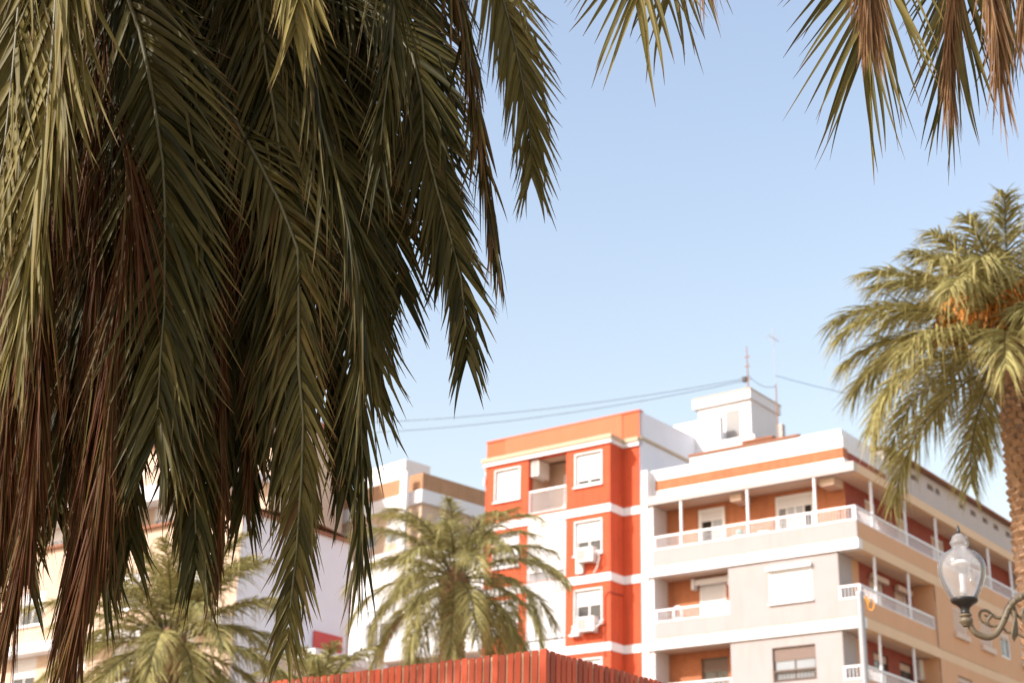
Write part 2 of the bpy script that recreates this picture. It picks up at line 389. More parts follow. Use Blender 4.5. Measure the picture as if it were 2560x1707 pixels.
# party wall and back, white
MB().add([F0(-10.1, 1.0, 0), F0(-10.1, 8.2, 0), F0(-10.1, 8.2, 24.05), F0(-10.1, 1.0, 23.86)], [(0,1,2,3)]).add(
    [F0(-18.3, 1.0, 0), F0(-18.3, 9, 0), F0(-18.3, 9, 23.86), F0(-18.3, 1.0, 23.86)], [(0,1,2,3)]).add(
    [F0(-18.3, 9, 0), F0(-10.1, 8.2, 0), F0(-10.1, 8.2, 24.05), F0(-18.3, 9, 23.86)], [(0,1,2,3)]).build('party_wall', MT['lilac'], OB)
MB().mbox(F0, -10.095, -10.03, 22.62, 22.74, 1.05, 8.1).build('string_course', MT['beige'], OB)
MB().mbox(F0, -18.2, -10.2, 22.9, 23.0, 1.3, 8.1).build('roof', MT['tile'], OB)
# windows
for k, zb in enumerate(levels):
    z1 = zb-.27; z0 = zb-1.66
    window(OB, F0, *win_l, z0, z1, shut=(1., 1., .86, .93)[k], surround=.05, leaves=2)
    window(OB, F0, *win_r, z0, z1, shut=(.6, .42, .58, .82)[k], surround=.05, leaves=2)
# loggias
for k, zb in enumerate(levels):
    base = zb-2.9+bt
    L = MB()
    L.mbox(F0, log[0], log[1], base-.1, base+.02, .35, 1.5)                 # floor
    L.mbox(F0, log[0]-.1, log[1]+.1, base+.02, zb, 1.5, 1.6)
    L.mbox(F0, log[0]-.1, log[0], base+.02, zb, .35, 1.5); L.mbox(F0, log[1], log[1]+.1, base+.02, zb, .35, 1.5)
    L.mbox(F0, log[0]-.1, log[1]+.1, zb, zb+.05, .35, 1.6)
    L.build('loggia', MT['peach'] if k == 3 else MT['white'], OB)
    if k == 3:
        railing(OB, F0, log[0], log[1], base+.05, 20.85, .08, .12)
        window(OB, front(1.5), log[0]+.9+ox, log[1]-.1+ox, base+.05, zb-.5, shut=.25, d=-.04, leaves=2, sill=False, pane='glass_pale', name='balcony_door')
    else:
        gap = (.0, .18, .16)[k]
        zz = base+.02
        sh = MB(); slats(sh, F0, log[0]+.06, log[1]-.06, zz+(zb-zz)*gap+.05, zb-.12, .06, .06, .015)
        sh.mbox(F0, log[0], log[0]+.06, zz, zb, .02, .12).mbox(F0, log[1]-.06, log[1], zz, zb, .02, .12)
        sh.mbox(F0, log[0]+.06, log[1]-.06, zb-.12, zb, .0, .12); sh.mbox(F0, log[0]+.06, log[1]-.06, zz+(zb-zz)*gap, zz+(zb-zz)*gap+.05, .02, .1)
        sh.build('loggia_shutter', MT['shutter'], OB)
        if k == 2:
            for q in range(4): MB().mbox(F0, log[0]+.06, log[1]-.06, zz+.05+q*.11, zz+.09+q*.11, .05, .09).build('rail_bar', MT['rail'], OB)
        if k == 1:
            MB().mbox(F0, log[0]+.06, log[1]-.06, zz, zz+(zb-zz)*gap-.06, .05, .09).build('lower_panel', MT['shutter'], OB)
MB().tube([F0(-11.2, -.03, 13.3), F0(-11.2, -.04, 15.75), F0(-11.05, -.05, 15.93), F0(-10.93, -.03, 15.93), F0(-10.92, .3, 15.9), F0(-10.92, .95, 15.95)], .022, 6).build('drain_pipe', MT['brick_dark'], OB)
for z in (22.0, 19.05, 18.6): MB().mbox(F0, -17.62, -17.56, z-.5, z-.2, -.08, .1).build('junction_box', MT['alu'], OB)

ac_unit(W(-11.98, -.42, 17.25), RZ, 'air conditioner with a looping pipe below the half shuttered orange wall window', pipe=[(.43, .1, .3), (.62, .1, .42), (.66, .15, .1), (.5, .25, -.25), (.25, .36, -.45)])
ac_unit(W(-11.92, -.42, 14.36), RZ, 'air conditioner beside a white domed vent under a dark open window', pipe=[(.43, .1, .1), (.6, .12, .2), (.7, .3, .45)])
ac_unit(W(-14.95, .12, 21.55), RZ+0, 'air conditioner hung high inside the open loggia under the cornice', w=.42, h=.7, d=.8, fan=.16)
o = empty('meter_box', W(-12.4, -.16, 16.84), RZ); tag(o, 'small white box on orange brick below an air conditioner', 'box')
MB().box(-.17, .17, 0, .15, 0, .46).build('casing', MT['ac'], o); MB().box(-.13, .13, -.012, -.002, .06, .4).build('lid', MT['alu'], o)
o = empty('domed_vent', W(-12.6, -.2, 14.2), RZ); tag(o, 'white domed vent on orange brick left of an air conditioner', 'vent')
MB().lathe([(.001, .42), (.09, .40), (.15, .33), (.18, .22), (.18, .12)], 14, (0, .1, 0)).build('hood', MT['alu'], o)
MB().box(-.24, .24, -.06, .19, .04, .12).build('base', MT['alu'], o)

# ================================================================= cream apartment building
CB = empty('cream_apartment_building', W(0, 0, 0), RZ)
tag(CB, 'pinkish cream corner block with wraparound balconies and a brick stripe under the roof', 'building')
XL, YB = -9.45, 19.2
f0 = front(0); f1 = front(.1); s0 = sidef(0); s1 = sidef(.02)
bands = [16.29, 13.35, 10.41]                  # underside of the white slab bands, .39 high
# slab bands: white front, side pieces tinted for warm bounced light
for zb in bands:
    MB().box(XL+.02, 0, 0, .35, zb, zb+.39).build('slab_band', MT['white_trim'], CB)
    MB().box(-.35, 0, .35, YB, zb, zb+.39).build('slab_band', MT['bounce_trim'], CB)
    MB().box(XL+.3, -.352, .352, 1.6, zb+.02, zb+.3).box(-1.2, -.352, 1.6, YB-.1, zb+.02, zb+.3).build('balcony_soffit', MT['soffit'], CB)
# dark weathered joint where parapet meets slab band
for zb in bands:
    MB().box(-8.93, -.03, .028, .04, zb+.391, zb+.425).build('joint', MT['beige'], CB)
    MB().box(-.04, -.028, .03, 7.0 if zb < 16 else YB-.3, zb+.391, zb+.425).build('joint', MT['beige'], CB)
    for q in range(5): MB().box(-8.3+q*1.75, -8.22+q*1.75, -.012, .027, zb+.40, zb+.46).build('drain_spout', MT['beige'], CB)
# left white pier
MB().box(XL, -9.16, .05, 1.0, 0, 20.83).build('pier', MT['white'], CB)
MB().box(-9.158, -8.94, .12, 1.2, 0, 19.28).build('pier', MT['white'], CB)
MB().box(-10.08, XL, 1.02, 8, 0, 20.5).build('infill_wall', MT['white'], CB)
# --- top floor: spandrel parapet, rail, set back brick walls, doors, posts, eave
MB().box(-8.94, -.04, .04, .16, 16.68, 17.38).build('balcony_parapet', MT['cream'], CB)
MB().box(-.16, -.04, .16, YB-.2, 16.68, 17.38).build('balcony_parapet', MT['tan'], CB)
MB().box(-8.94, -1.0, .16, 1.2, 16.68, 16.8).box(-1.0, -.16, .16, YB, 16.68, 16.8).build('balcony_floor', MT['terracotta'], CB)
bw = front(1.2); sw = sidef(-.95)
dA = (-7.46, -6.22, 16.8, 19.12); dB = (-3.95, -2.28, 16.8, 19.12)
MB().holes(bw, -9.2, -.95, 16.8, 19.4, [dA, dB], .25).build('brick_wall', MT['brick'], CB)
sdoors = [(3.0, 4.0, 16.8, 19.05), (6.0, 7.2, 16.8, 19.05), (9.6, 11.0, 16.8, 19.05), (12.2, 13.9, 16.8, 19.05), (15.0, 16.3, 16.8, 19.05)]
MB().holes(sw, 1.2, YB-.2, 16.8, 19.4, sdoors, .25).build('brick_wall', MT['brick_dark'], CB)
window(CB, bw, *dA, shut=.17, d=.06, leaves=2, sill=False, fr=.12, pane=('dark', 'glass_pale'), name='balcony_door')
window(CB, bw, *dB, shut=.17, d=.06, leaves=4, sill=False, fr=.1, pane=('glass', 'glass_pale', 'glass_pale', 'dark'), name='balcony_door')
for i, h in enumerate(sdoors):
    window(CB, sw, *h, shut=(.3, 1., 1., 0.12, 1.)[i], d=.08, leaves=2, sill=False, fr=.07, sh=('shutter_tan', 'shutter_tan', 'shutter_tan', 'shutter', 'shutter_tan')[i], name='balcony_door')
MB().mbox(sw, 11.9, 14.2, 18.5, 19.05, -.42, -.3).build('roller_awning', MT['shutter'], CB)
railing(CB, f0, -8.9, -.05, 17.38, 17.95, .09, posts=(-.13, -8.85))
railing(CB, s0, .12, 7.6, 17.38, 17.95, .09)
railing(CB, s0, 7.6, YB-.25, 17.38, 17.95, .09, single=False)
for x in (-7.6, -4.58, -1.69): MB().tube([(x, .1, 17.2), (x, .1, 19.3)], .06, 12).build('post', MT['rail'], CB)
for y in (1.66, 4.8, 7.95, 11.35, 13.85, 16.6): MB().tube([(-.1, y, 17.2), (-.1, y, 19.3)], .06, 12).build('post', MT['rail'], CB)
MB().box(-5.5, -5.0, .36, 1.2, 18.98, 19.279).build('ceiling_beam', MT['soffit'], CB)
MB().box(-1.6, -1.0, .36, 1.2, 18.98, 19.279).build('ceiling_beam', MT['soffit'], CB)
MB().box(-9.16, 0, 0, .3, 19.28, 19.64).build('eave_fascia', MT['fascia'], CB)
MB().box(-.3, 0, .3, YB, 19.28, 19.64).build('eave_fascia', MT['bounce_trim'], CB)
MB().box(-9.16, -.3, .302, 1.6, 19.30, 19.6).box(-1.5, -.302, 1.6, YB-.05, 19.30, 19.6).build('eave_soffit', MT['soffit'], CB)
# --- attic storey
MB().box(XL, -.6, .5, 1.0, 19.64, 20.0).build('attic_base', MT['white'], CB)
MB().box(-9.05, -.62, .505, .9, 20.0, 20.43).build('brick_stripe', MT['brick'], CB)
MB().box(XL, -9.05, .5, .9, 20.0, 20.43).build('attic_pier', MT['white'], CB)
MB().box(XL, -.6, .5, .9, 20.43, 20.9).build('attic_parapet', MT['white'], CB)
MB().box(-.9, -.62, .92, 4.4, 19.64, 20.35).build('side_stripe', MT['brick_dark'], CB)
MB().box(-.9, -.6, .92, 4.4, 20.35, 20.9).build('attic_parapet', MT['white'], CB)
# attic wall behind, tile coping
MB().box(-7.95, -1.1, 1.5, 4.2, 20.3, 21.55).build('attic_wall', MT['white'], CB)
MB().box(-8.0, -2.9, 1.44, 4.3, 21.55, 21.65).build('tile_coping', MT['tile'], CB)
vents = [(7.04, 7.7), (8.72, 9.4), (9.6, 10.1), (12.3, 12.85), (13.6, 14.25), (15.05, 15.7), (16.4, 17.05), (17.95, 18.6)]
vh = [(a, b, 20.82, 21.08) for a, b in vents]
MB().holes(sidef(-.6), 4.4, YB-.1, 19.64, 21.36, vh, .3).add([(-.6, 4.4, 19.64), (-6, 4.4, 19.64), (-6, 4.4, 21.36), (-.6, 4.4, 21.36)], [(0,1,2,3)]).add(
   [(-.6, YB-.1, 19.64), (-9, YB-.1, 19.64), (-9, YB-.1, 22), (-.6, YB-.1, 21.36)], [(0,1,2,3)]).build('attic_wall', MT['fascia'], CB)
for a, b, c, d in vh: MB().mbox(sidef(-.9), a-.05, b+.05, c-.05, d+.05, 0, .02).build('vent', MT['shutter_grey'], CB)
# tiled roof edge: a row of clay barrel tiles
TILE = MB().tube([(0, 0, 0), (0, .01, .001)], .001, 4)
tm = MB(); n = 7
vs = []
for xx, zz, rr in ((.0, 0., .075), (-1.1, .28, .07)):
    for j in range(n):
        w = math.pi*j/(n-1); vs.append((xx, math.cos(w)*rr, zz+math.sin(w)*rr))
tm.add(vs, [(j, j+1, n+j+1, n+j) for j in range(n-1)], True); tm.add(vs[:n], [tuple(range(n))])
tile_me = tm.mesh('roof_tile', MT['tile'])
rf = MB().add([(-.35, 4.4, 21.37), (-.35, YB, 21.37), (-4.5, YB, 22.4), (-4.5, 4.4, 22.4)], [(0,1,2,3)]).add(
   [(-.35, 4.4, 21.37), (-.35, YB, 21.37), (-.35, YB, 21.33), (-.35, 4.4, 21.33)], [(0,1,2,3)]).build('roof', MT['tile'], CB)
for i in range(int((YB-4.5)/.19)): link('roof_tile', tile_me, rf, (-.28, 4.5+i*.19, 21.375))
# --- storeys below
for k, zb in enumerate(bands[:2]):
    zf = zb-2.55                                   # top of the band below
    zp, zr = zf+.70, zf+1.22
    # front wall with window, cream
    wx = (-3.78, -2.0)
    hw = [(wx[0], wx[1], zb-1.68, zb-.4)]
    MB().holes(f1, -5.54, -.9, zf, zb, hw, .2).add([(-.9, .1, zf), (-.9, 1.3, zf), (-.9, 1.3, zb), (-.9, .1, zb)], [(0,1,2,3)]).add(
        [(-5.54, .1, zf), (-5.54, 1.3, zf), (-5.54, 1.3, zb), (-5.54, .1, zb)], [(0,1,2,3)]).build('wall', MT['cream'], CB)
    if k == 0:
        window(CB, f1, *hw[0], shut=1., d=.03, sill=True, leaves=2)
        MB().mbox(f1, wx[0]-.05, wx[1]+.05, zb-.42, zb-.28, -.16, -.005).build('roller_awning', MT['shutter'], CB)
    else:
        w = window(CB, f1, wx[0], wx[1], zb-1.68, zb-.4, shut=.33, d=.1, frame='bronze', sh='shutter_grey', pane='glass_pale', sill=False, leaves=2, fr=.05)
        railing(CB, f1, wx[0]+.02, wx[1]-.02, zb-1.66, zb-1.25, .03, .14, mat='bronze', name='window_rail')
    # left loggia
    MB().box(-8.94, -5.54, .1, .2, zf, zp).build('balcony_parapet', MT['cream'], CB)
    MB().box(-8.94, -5.54, .2, 1.2, zf, zf+.08).build('balcony_floor', MT['terracotta'], CB)
    dr = (-7.47, -6.27, zf+.08, zb-.28)
    MB().holes(bw, -9.0, -5.54, zf+.08, zb+.02, [dr], .2).build('brick_wall', MT['brick'], CB)
    if k == 0:
        window(CB, bw, *dr, shut=1., d=.04, leaves=2, sill=False, name='balcony_door')
        ra = MB().mbox(bw, -7.6, -6.0, zb-.33, zb-.12, -.28, -.12).build('roller_awning', MT['shutter'], CB)
        for u in (-7.66, -6.02): MB().mbox(bw, u, u+.11, zb-.5, zb-.08, -.34, -.02).build('bracket', MT['shutter'], ra)
    else:
        window(CB, bw, *dr, shut=.2, d=.1, frame='bronze', sh='shutter_grey', leaves=2, sill=False, fr=.07, pane='glass', name='balcony_door')
    railing(CB, f1, -8.93, -5.55, zp, zr, .03, posts=(-8.86,))
    # corner balcony and side loggia
    MB().box(-.9, -.04, .04, .16, zf, zp).build('balcony_parapet', MT['cream'], CB)
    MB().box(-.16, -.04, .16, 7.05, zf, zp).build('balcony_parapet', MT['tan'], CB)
    MB().box(-.9, -.16, .16, 7.05, zf, zf+.08).build('balcony_floor', MT['terracotta'], CB)
    sd = [(2.9, 4.2, zf+.08, zb-.3), (5.3, 6.5, zf+.08, zb-.3)]
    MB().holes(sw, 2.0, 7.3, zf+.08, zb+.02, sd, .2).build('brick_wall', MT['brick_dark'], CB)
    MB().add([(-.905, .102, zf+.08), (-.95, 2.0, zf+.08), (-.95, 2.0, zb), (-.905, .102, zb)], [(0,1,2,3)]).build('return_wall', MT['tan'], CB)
    for i, h in enumerate(sd):
        window(CB, sw, *h, shut=(.9, .75)[i] if k == 0 else 0.1, d=.08, leaves=2, sill=False, sh='shutter_tan', frame='alu' if k == 0 else 'bronze', name='balcony_door')
    for ua, ub in ((2.85, 4.3), (5.2, 6.6)):
        if k == 0: MB().mbox(sw, ua, ub, zb-.48, zb-.28, -.22, -.06).build('roller_awning', MT['shutter_tan'], CB)
    railing(CB, f0, -.9, -.05, zp, zr, .09, posts=(-.11,))
    railing(CB, s0, .12, 7.0, zp, zr, .09)
    for y in (1.55, 4.68): MB().tube([(-.1, y, zp), (-.1, y, zb+.01)], .055, 12).build('post', MT['rail'], CB)
    # flush shaded side wall with shuttered windows
    if k == 0: sh = [(8.82, 10.25, zb-1.6, zb-.55), (11.75, 13.15, zb-1.65, zb-.6), (14.1, 15.3, zb-1.75, zb-.7), (16.6, 17.8, zb-1.7, zb-.7)]
    else: sh = [(8.8, 10.3, zb-1.5, zb-.42), (12.0, 13.4, zb-1.6, zb-.5), (15.0, 16.2, zb-1.6, zb-.5)]
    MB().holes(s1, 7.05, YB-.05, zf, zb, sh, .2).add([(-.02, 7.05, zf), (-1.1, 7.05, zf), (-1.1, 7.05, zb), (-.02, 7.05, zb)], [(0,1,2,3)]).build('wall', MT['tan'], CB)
    for i, h in enumerate(sh):
        lastw = (k == 0 and i == 2)
        window(CB, s1, *h, shut=.12 if lastw else (1. if k == 0 else .15), d=.06, leaves=2, sh='shutter_tan', frame='alu' if k == 0 else 'bronze', fr=.06 if lastw else .04, sill=False)
        if k == 0 and not lastw: MB().mbox(s1, h[0]-.05, h[1]+.05, h[2]-.22, h[2]+.02, -.12, -.004).build('awning_box', MT['shutter_tan'], CB)
# plain storeys down to the street (below the picture)
MB().box(-8.94, -.02, .12, 8, 0, bands[2]).box(-6, -.02, 8, YB-.05, 0, bands[2]).build('lower_wall', MT['cream'], CB)
MB().box(-9.0, -1.2, 1.65, 8, 10.9, 19.3).build('core_wall', MT['dark'], CB)
MB().add([(-9, 8, 0), (-9, YB-.1, 0), (-9, YB-.1, 21), (-9, 8, 21)], [(0,1,2,3)]).add([(-9, YB-.1, 0), (-.1, YB-.1, 0), (-.1, YB-.1, 19.64), (-9, YB-.1, 19.64)], [(0,1,2,3)]).build('rear_wall', MT['fascia'], CB)
# roof terrace: stair tower and low walls
MB().box(-10.4, -7.7, 6.6, 9.2, 20.4, 25.62).build('stair_tower', MT['white'], CB)
MB().box(-10.62, -7.62, 6.45, 9.4, 25.62, 26.05).build('tower_cornice', MT['white_trim'], CB)
MB().box(-10.64, -7.6, 6.43, 9.42, 26.05, 26.12).build('tower_coping', MT['beige'], CB)
MB().mbox(front(6.6), -8.98, -8.28, 23.5, 25.25, -.012, -.002).build('tower_door', MT['ac_grille'], CB)
MB().mbox(front(6.6), -9.75, -9.4, 24.85, 25.2, -.012, -.002).build('tower_window', MT['ac_grille'], CB)
MB().box(-11.2, -8.8, 5.7, 6.0, 20.4, 24.75).build('terrace_wall', MT['white'], CB)
MB().box(-8.8, -7.1, 5.7, 5.95, 20.4, 23.6).build('terrace_wall', MT['white'], CB)
MB().box(-9.2, -6.2, 4.3, 12, 20.3, 21.6).build('terrace_floor', MT['white'], CB)
MB().box(-6.9, -5.6, 4.4, 5.6, 21.6, 22.75).build('chimney', MT['tan_brick'], CB)
MB().box(-7.0, -5.5, 4.3, 5.7, 22.75, 22.86).build('chimney_cap', MT['tile'], CB)
MB().box(-6.75, -6.5, 7.2, 7.5, 21.6, 24.4).build('flue_stack', MT['fascia'], CB)

ac = ac_unit(W(-.95, 6.75, 12.55), RZ-R(90)+R(90), 'air conditioner hung at the end of a shaded side balcony', w=.5, h=.75, d=.3, fan=.18)

def furniture_chair():
    o = empty('plastic_chair', W(-8.05, .75, 13.83), RZ+R(170)); tag(o, 'white plastic chair with a slotted arched back behind the balcony rail', 'chair')
    MB().box(-.24, .24, -.22, .22, .40, .44).build('seat', MT['alu'], o)
    MB().tube([(-.22, .2, .44), (-.21, .25, .95), (-.17, .27, 1.16), (-.08, .27, 1.25), (.08, .27, 1.25), (.17, .27, 1.16), (.21, .25, .95), (.22, .2, .44)], .045, 8).box(-.2, .2, .22, .26, .44, .86).build('backrest', MT['alu'], o)
    for sx in (-1, 1):
        for sy in (-1, 1): MB().tube([(sx*.2, sy*.19, .40), (sx*.24, sy*.22, 0)], .025, 6).build('leg', MT['alu'], o)
        MB().tube([(sx*.24, .2, .66), (sx*.26, -.15, .66), (sx*.25, -.2, .42)], .025, 6).build('armrest', MT['alu'], o)
furniture_chair()
o = empty('garden_table', W(-5.2, .65, 16.8), RZ); tag(o, 'white patio table with things on it behind the top balcony rail', 'table')
MB().lathe([(.001, .75), (.42, .75), (.44, .72), (.42, .70), (.001, .70)], 20).build('tabletop', MT['alu'], o)
for a in range(4): MB().tube([(.25*math.cos(a*1.57), .25*math.sin(a*1.57), .70), (.36*math.cos(a*1.57), .36*math.sin(a*1.57), 0)], .025, 6).build('leg', MT['alu'], o)
o = empty('watering_can', W(-5.25, .6, 17.552), RZ); tag(o, 'pale green can on the white patio table', 'can')
MB().lathe([(.001, 0), (.13, 0), (.14, .26), (.1, .3)], 14).build('body', MT['teal'], o); MB().tube([(.12, 0, .06), (.28, 0, .22), (.34, 0, .3)], .02, 6).build('spout', MT['teal'], o)
o = empty('folded_chair', W(-4.35, .75, 16.8), RZ+R(12)); tag(o, 'pale grey folding chair beside the white patio table', 'chair')
MB().box(-.22, .22, -.2, .2, .42, .45).build('seat', MT['rail'], o); MB().box(-.22, .22, .2, .23, .6, .98).build('backrest', MT['rail'], o)
for sx in (-1, 1): 
    MB().tube([(sx*.23, .22, .98), (sx*.23, -.22, 0)], .018, 6).build('leg', MT['steel'], o); MB().tube([(sx*.23, -.2, .43), (sx*.23, .24, 0)], .018, 6).build('leg', MT['steel'], o)

o = empty('potted_plant', W(-5.95, .62, 10.88), RZ); tag(o, 'leafy green plant in a clay pot behind the lowest balcony rail', 'plant')
MB().lathe([(.001, 0), (.14, 0), (.2, .34), (.21, .36), (.17, .36), (.16, .3), (.001, .3)], 16).build('pot', MT['terracotta'], o)
_pr = np.random.default_rng(3); _pv = []; _pa = []
for i in range(60):
    a = _pr.uniform(0, 6.28); e = _pr.uniform(.3, 1.4); ln = _pr.uniform(.5, 1.15); d = np.array([math.cos(a)*math.cos(e), math.sin(a)*math.cos(e), math.sin(e)]); c = np.array([0, 0, .3])+d*ln
    u = _pr.normal(0, 1, 3); u /= np.linalg.norm(u); v = np.cross(u, d); _pv += [c-u*.06, c+v*.1, c+u*.06, c-v*.1]; _pa += [[.2, _pr.uniform(0, .6), 0, 1]]*4
link('foliage', np_mesh('foliage', np.array(_pv), np.arange(240).reshape(-1, 4), MT['leaf_far'], np.array(_pa)), o)
# roof masts and cables
o = empty('roof_mast', W(-7.95, 6.9, 26.12), RZ); tag(o, 'rusty insulator mast standing on the white stair tower', 'mast')
MB().tube([(0, 0, 0), (0, 0, 2.2)], [.035, .02], 8).build('pole', MT['rust'], o)
for z in (.55, 1.2, 1.65): MB().box(-.12, .12, -.02, .02, z, z+.05).build('crossarm', MT['rust'], o)
MB().box(-.26, -.06, -.1, .1, .5, .72).build('insulator', MT['cable'], o)
o = empty('tv_antenna', W(-6.2, 6.2, 21.6), RZ); tag(o, 'tall thin television aerial on the cream block roof', 'antenna')
MB().tube([(0, 0, 0), (0, 0, 4.3)], .028, 8).build('pole', MT['rust'], o); MB().tube([(.02, 0, 4.3), (-.02, 0, 7.0)], .017, 6).build('mast', MT['steel'], o)
MB().tube([(-.02, -.5, 6.5), (-.02, .5, 6.5)], .012, 5).build('boom', MT['steel'], o)
for q in range(6): MB().tube([(-.3, -.45+q*.18, 6.5), (.28, -.45+q*.18, 6.5)], .008, 5).build('element', MT['steel'], o)
def cable(a, b, sag, label, r=.03, n=24):
    a = Vector(a); b = Vector(b)
    pts = [a.lerp(b, i/n) - Vector((0, 0, sag*4*(i/n)*(1-i/n))) for i in range(n+1)]
    tag(MB().tube(pts, r, 5).build('overhead_cable', MT['cable']), label, 'cable', 'overhead cables')
cable(W(-7.97, 6.88, 26.75), W(-48, 6.5, 32.4), 1.15, 'upper overhead cable running from the stair tower mast over the orange roof', .015)
cable(W(-7.97, 6.88, 26.66), W(-48, 6.5, 31.7), 1.3, 'lower overhead cable running from the stair tower mast over the orange roof', .015)
cable(W(-7.93, 6.92, 26.9), W(-6.2, 6.2, 25.8), .25, 'short slack cable between the tower mast and the television aerial', .014)
cable(W(-6.2, 6.2, 26.3), W(6, 20, 26), .8, 'thin cable leaving the television aerial away from the tower mast', .012)

# ================================================================= tan brick building beyond
TB = empty('tan_brick_building', W(-31.4, 12, 0), R(-45)); tag(TB, 'tan brick block with white bands and a white penthouse left of the orange block', 'building')
MB().box(-9, 0, 0, 22, 26.45, 27.5).build('parapet', MT['tan_brick'], TB)
MB().box(-9, .25, -.25, 22, 25.7, 26.45).build('roof_band', MT['white_trim'], TB)
for k in range(8):
    zt = 25.7-k*3.0
    wl = [(-8.2+i*2.6, -6.4+i*2.6, zt-1.9, zt-.5) for i in range(3)]
    ws = [(1.2+i*3.2, 3.0+i*3.2, zt-2.0, zt-.5) for i in range(6)]
    mm = front(0); ms = lambda u, d, z: (-d, u, z)
    MB().holes(mm, -9, 0, zt-2.6, zt, wl, .2).holes(ms, 0, 22, zt-2.6, zt, ws, .2).build('wall', MT['peach'] if k % 2 == 0 else MT['terracotta'], TB)
    MB().box(-9, .1, -.6, 0, zt-3.0, zt-2.6).box(0, .12, 0, 22, zt-3.0, zt-2.6).build('floor_band', MT['white_trim'], TB)
    if k < 5:
        for h in wl: window(TB, mm, *h, shut=.4, d=.08, leaves=2, sill=False, pane='glass_pale')
        for h in ws: window(TB, ms, *h, shut=.9, d=.08, leaves=2, sill=False)
MB().box(-1.0, -.45, -.8, -.62, 12, 27.5).build('pilaster', MT['white'], TB)
MB().box(-9, -4.4, 2.5, 4.5, 27.5, 29.8).build('penthouse', MT['white'], TB)
MB().box(-9, 0, 22, 22.1, 0, 27).build('rear_wall', MT['white'], TB)
o = empty('roof_railing', TB.matrix_basis @ Vector((-.3, 8, 27.5)), R(-45)); tag(o, 'blue metal railing on the tan brick parapet', 'railing')
for z in (.5, .9): MB().tube([(0, 0, z), (0, 3.5, z)], .04, 6).build('rail', MT['teal'], o)
for q in range(3): MB().tube([(0, q*1.7, 0), (0, q*1.7, .95)], .04, 6).build('post', MT['teal'], o)

# ================================================================= low white building between them
WB = empty('low_white_building', W(-28, 3, 0), RZ); tag(WB, 'low white building with a jutting eave behind the middle palm', 'building')
wm = front(0)
wh = [(1.0, 2.6, 15.6, 17.4), (5.6, 7.4, 15.6, 17.4), (1.2, 3.2, 12.0, 14.0), (5.2, 8.2, 12.0, 14.0)]
MB().holes(wm, 0, 9.4, 0, 19.6, wh, .25).box(0, 9.4, 4.9, 5, 0, 19.6).box(-.1, 0, .1, 5, 0, 19.6).box(9.4, 9.5, .1, 5, 0, 19.6).build('wall', MT['white'], WB)
MB().box(-.3, 9.6, -1.3, -.002, 14.6, 14.95).build('eave', MT['white_trim'], WB)
MB().box(-.25, 9.55, -1.25, -.004, 14.54, 14.598).build('eave_soffit', MT['soffit'], WB)
MB().box(-.2, 9.6, -.2, 5.1, 19.6, 19.9).build('roof', MT['white_trim'], WB)
for h in wh: window(WB, wm, *h, shut=.3, d=.1, leaves=2, sill=True)

# ================================================================= white gabled block with a blank side wall
GB = empty('blank_sided_building', W(-20.1, -12, 0), RZ); tag(GB, 'white block with a blank shaded side wall and tiled eave behind the drooping fronds', 'building')
gw = []
for k in range(6):
    for i in range(5): gw.append((-16.5+i*3.2, -14.9+i*3.2, 16.2-k*2.9-1.5, 16.2-k*2.9))
MB().holes(front(0), -18, 0, 0, 17.9, gw, .2).build('wall', MT['peach'], GB)
MB().add([(0, 0, 0), (0, 6.3, 0), (0, 6.3, 17.9), (0, 0, 17.9)], [(0,1,2,3)]).add([(0, 6.3, 0), (-18, 6.3, 0), (-18, 6.3, 17.9), (0, 6.3, 17.9)], [(0,1,2,3)]).add(
   [(-18, 6.3, 0), (-18, 0, 0), (-18, 0, 17.9), (-18, 6.3, 17.9)], [(0,1,2,3)]).build('side_wall', MT['lilac'], GB)
for h in gw[:20]: window(GB, front(0), *h, shut=.5, d=.08, leaves=2, sill=True)
for k in range(5): MB().box(-18, .02, -.7, -.002, 13.6-k*2.9-.25, 13.6-k*2.9+.15).build('balcony_slab', MT['white_trim'], GB)
MB().box(-18.2, .15, -.2, 6.5, 17.9, 18.02).build('eave', MT['tile'], GB)
MB().add([(-18.2, -.2, 18.03), (.15, -.2, 18.03), (.15, 3.1, 18.4), (-18.2, 3.1, 18.4)], [(0,1,2,3)]).add([(-18.2, 6.5, 18.03), (.15, 6.5, 18.03), (.15, 3.1, 18.4), (-18.2, 3.1, 18.4)], [(0,1,2,3)]).build('roof', MT['tile'], GB)
MB().box(.02, .1, 4.3, 5.95, 13.3, 13.95).build('wall_panel', MT['red_panel'], GB)
MB().box(.02, 2.2, 2.2, 6.4, 12.4, 12.7).build('canopy', MT['white_trim'], GB)

# ================================================================= tall peach building at the far left
PB = empty('tall_peach_building', W(-37.4, 6, 0), RZ); tag(PB, 'tall peach apartment tower with white balcony bands behind the hanging fronds', 'building')
pw = []
for k in range(10):
    for i in range(8): pw.append((-25.5+i*3.2, -23.7+i*3.2, 29.3-k*3.0-1.9, 29.3-k*3.0))
MB().holes(front(0), -26.5, 0, 0, 30.3, pw, .25).box(-26.5, 0, 5.9, 6, 0, 30.3).build('wall', MT['peach'], PB)
for xx in (0, -26.5): MB().add([(xx, 0, 0), (xx, 5.9, 0), (xx, 5.9, 30.3), (xx, 0, 30.3)], [(0,1,2,3)]).build('side_wall', MT['peach'], PB)
MB().box(-26.7, .2, -.5, 6.1, 30.3, 30.9).build('roof', MT['terracotta'], PB)
for k in range(6):
    MB().box(-26.5, 0, -1.1, -.002, 26.4-k*3.0, 26.75-k*3.0).build('balcony_slab', MT['white_trim'], PB)
    MB().box(-26.5, 0, -1.1, -1.02, 26.75-k*3.0, 27.35-k*3.0).build('balcony_parapet', MT['peach'] if k % 2 else MT['white'], PB)
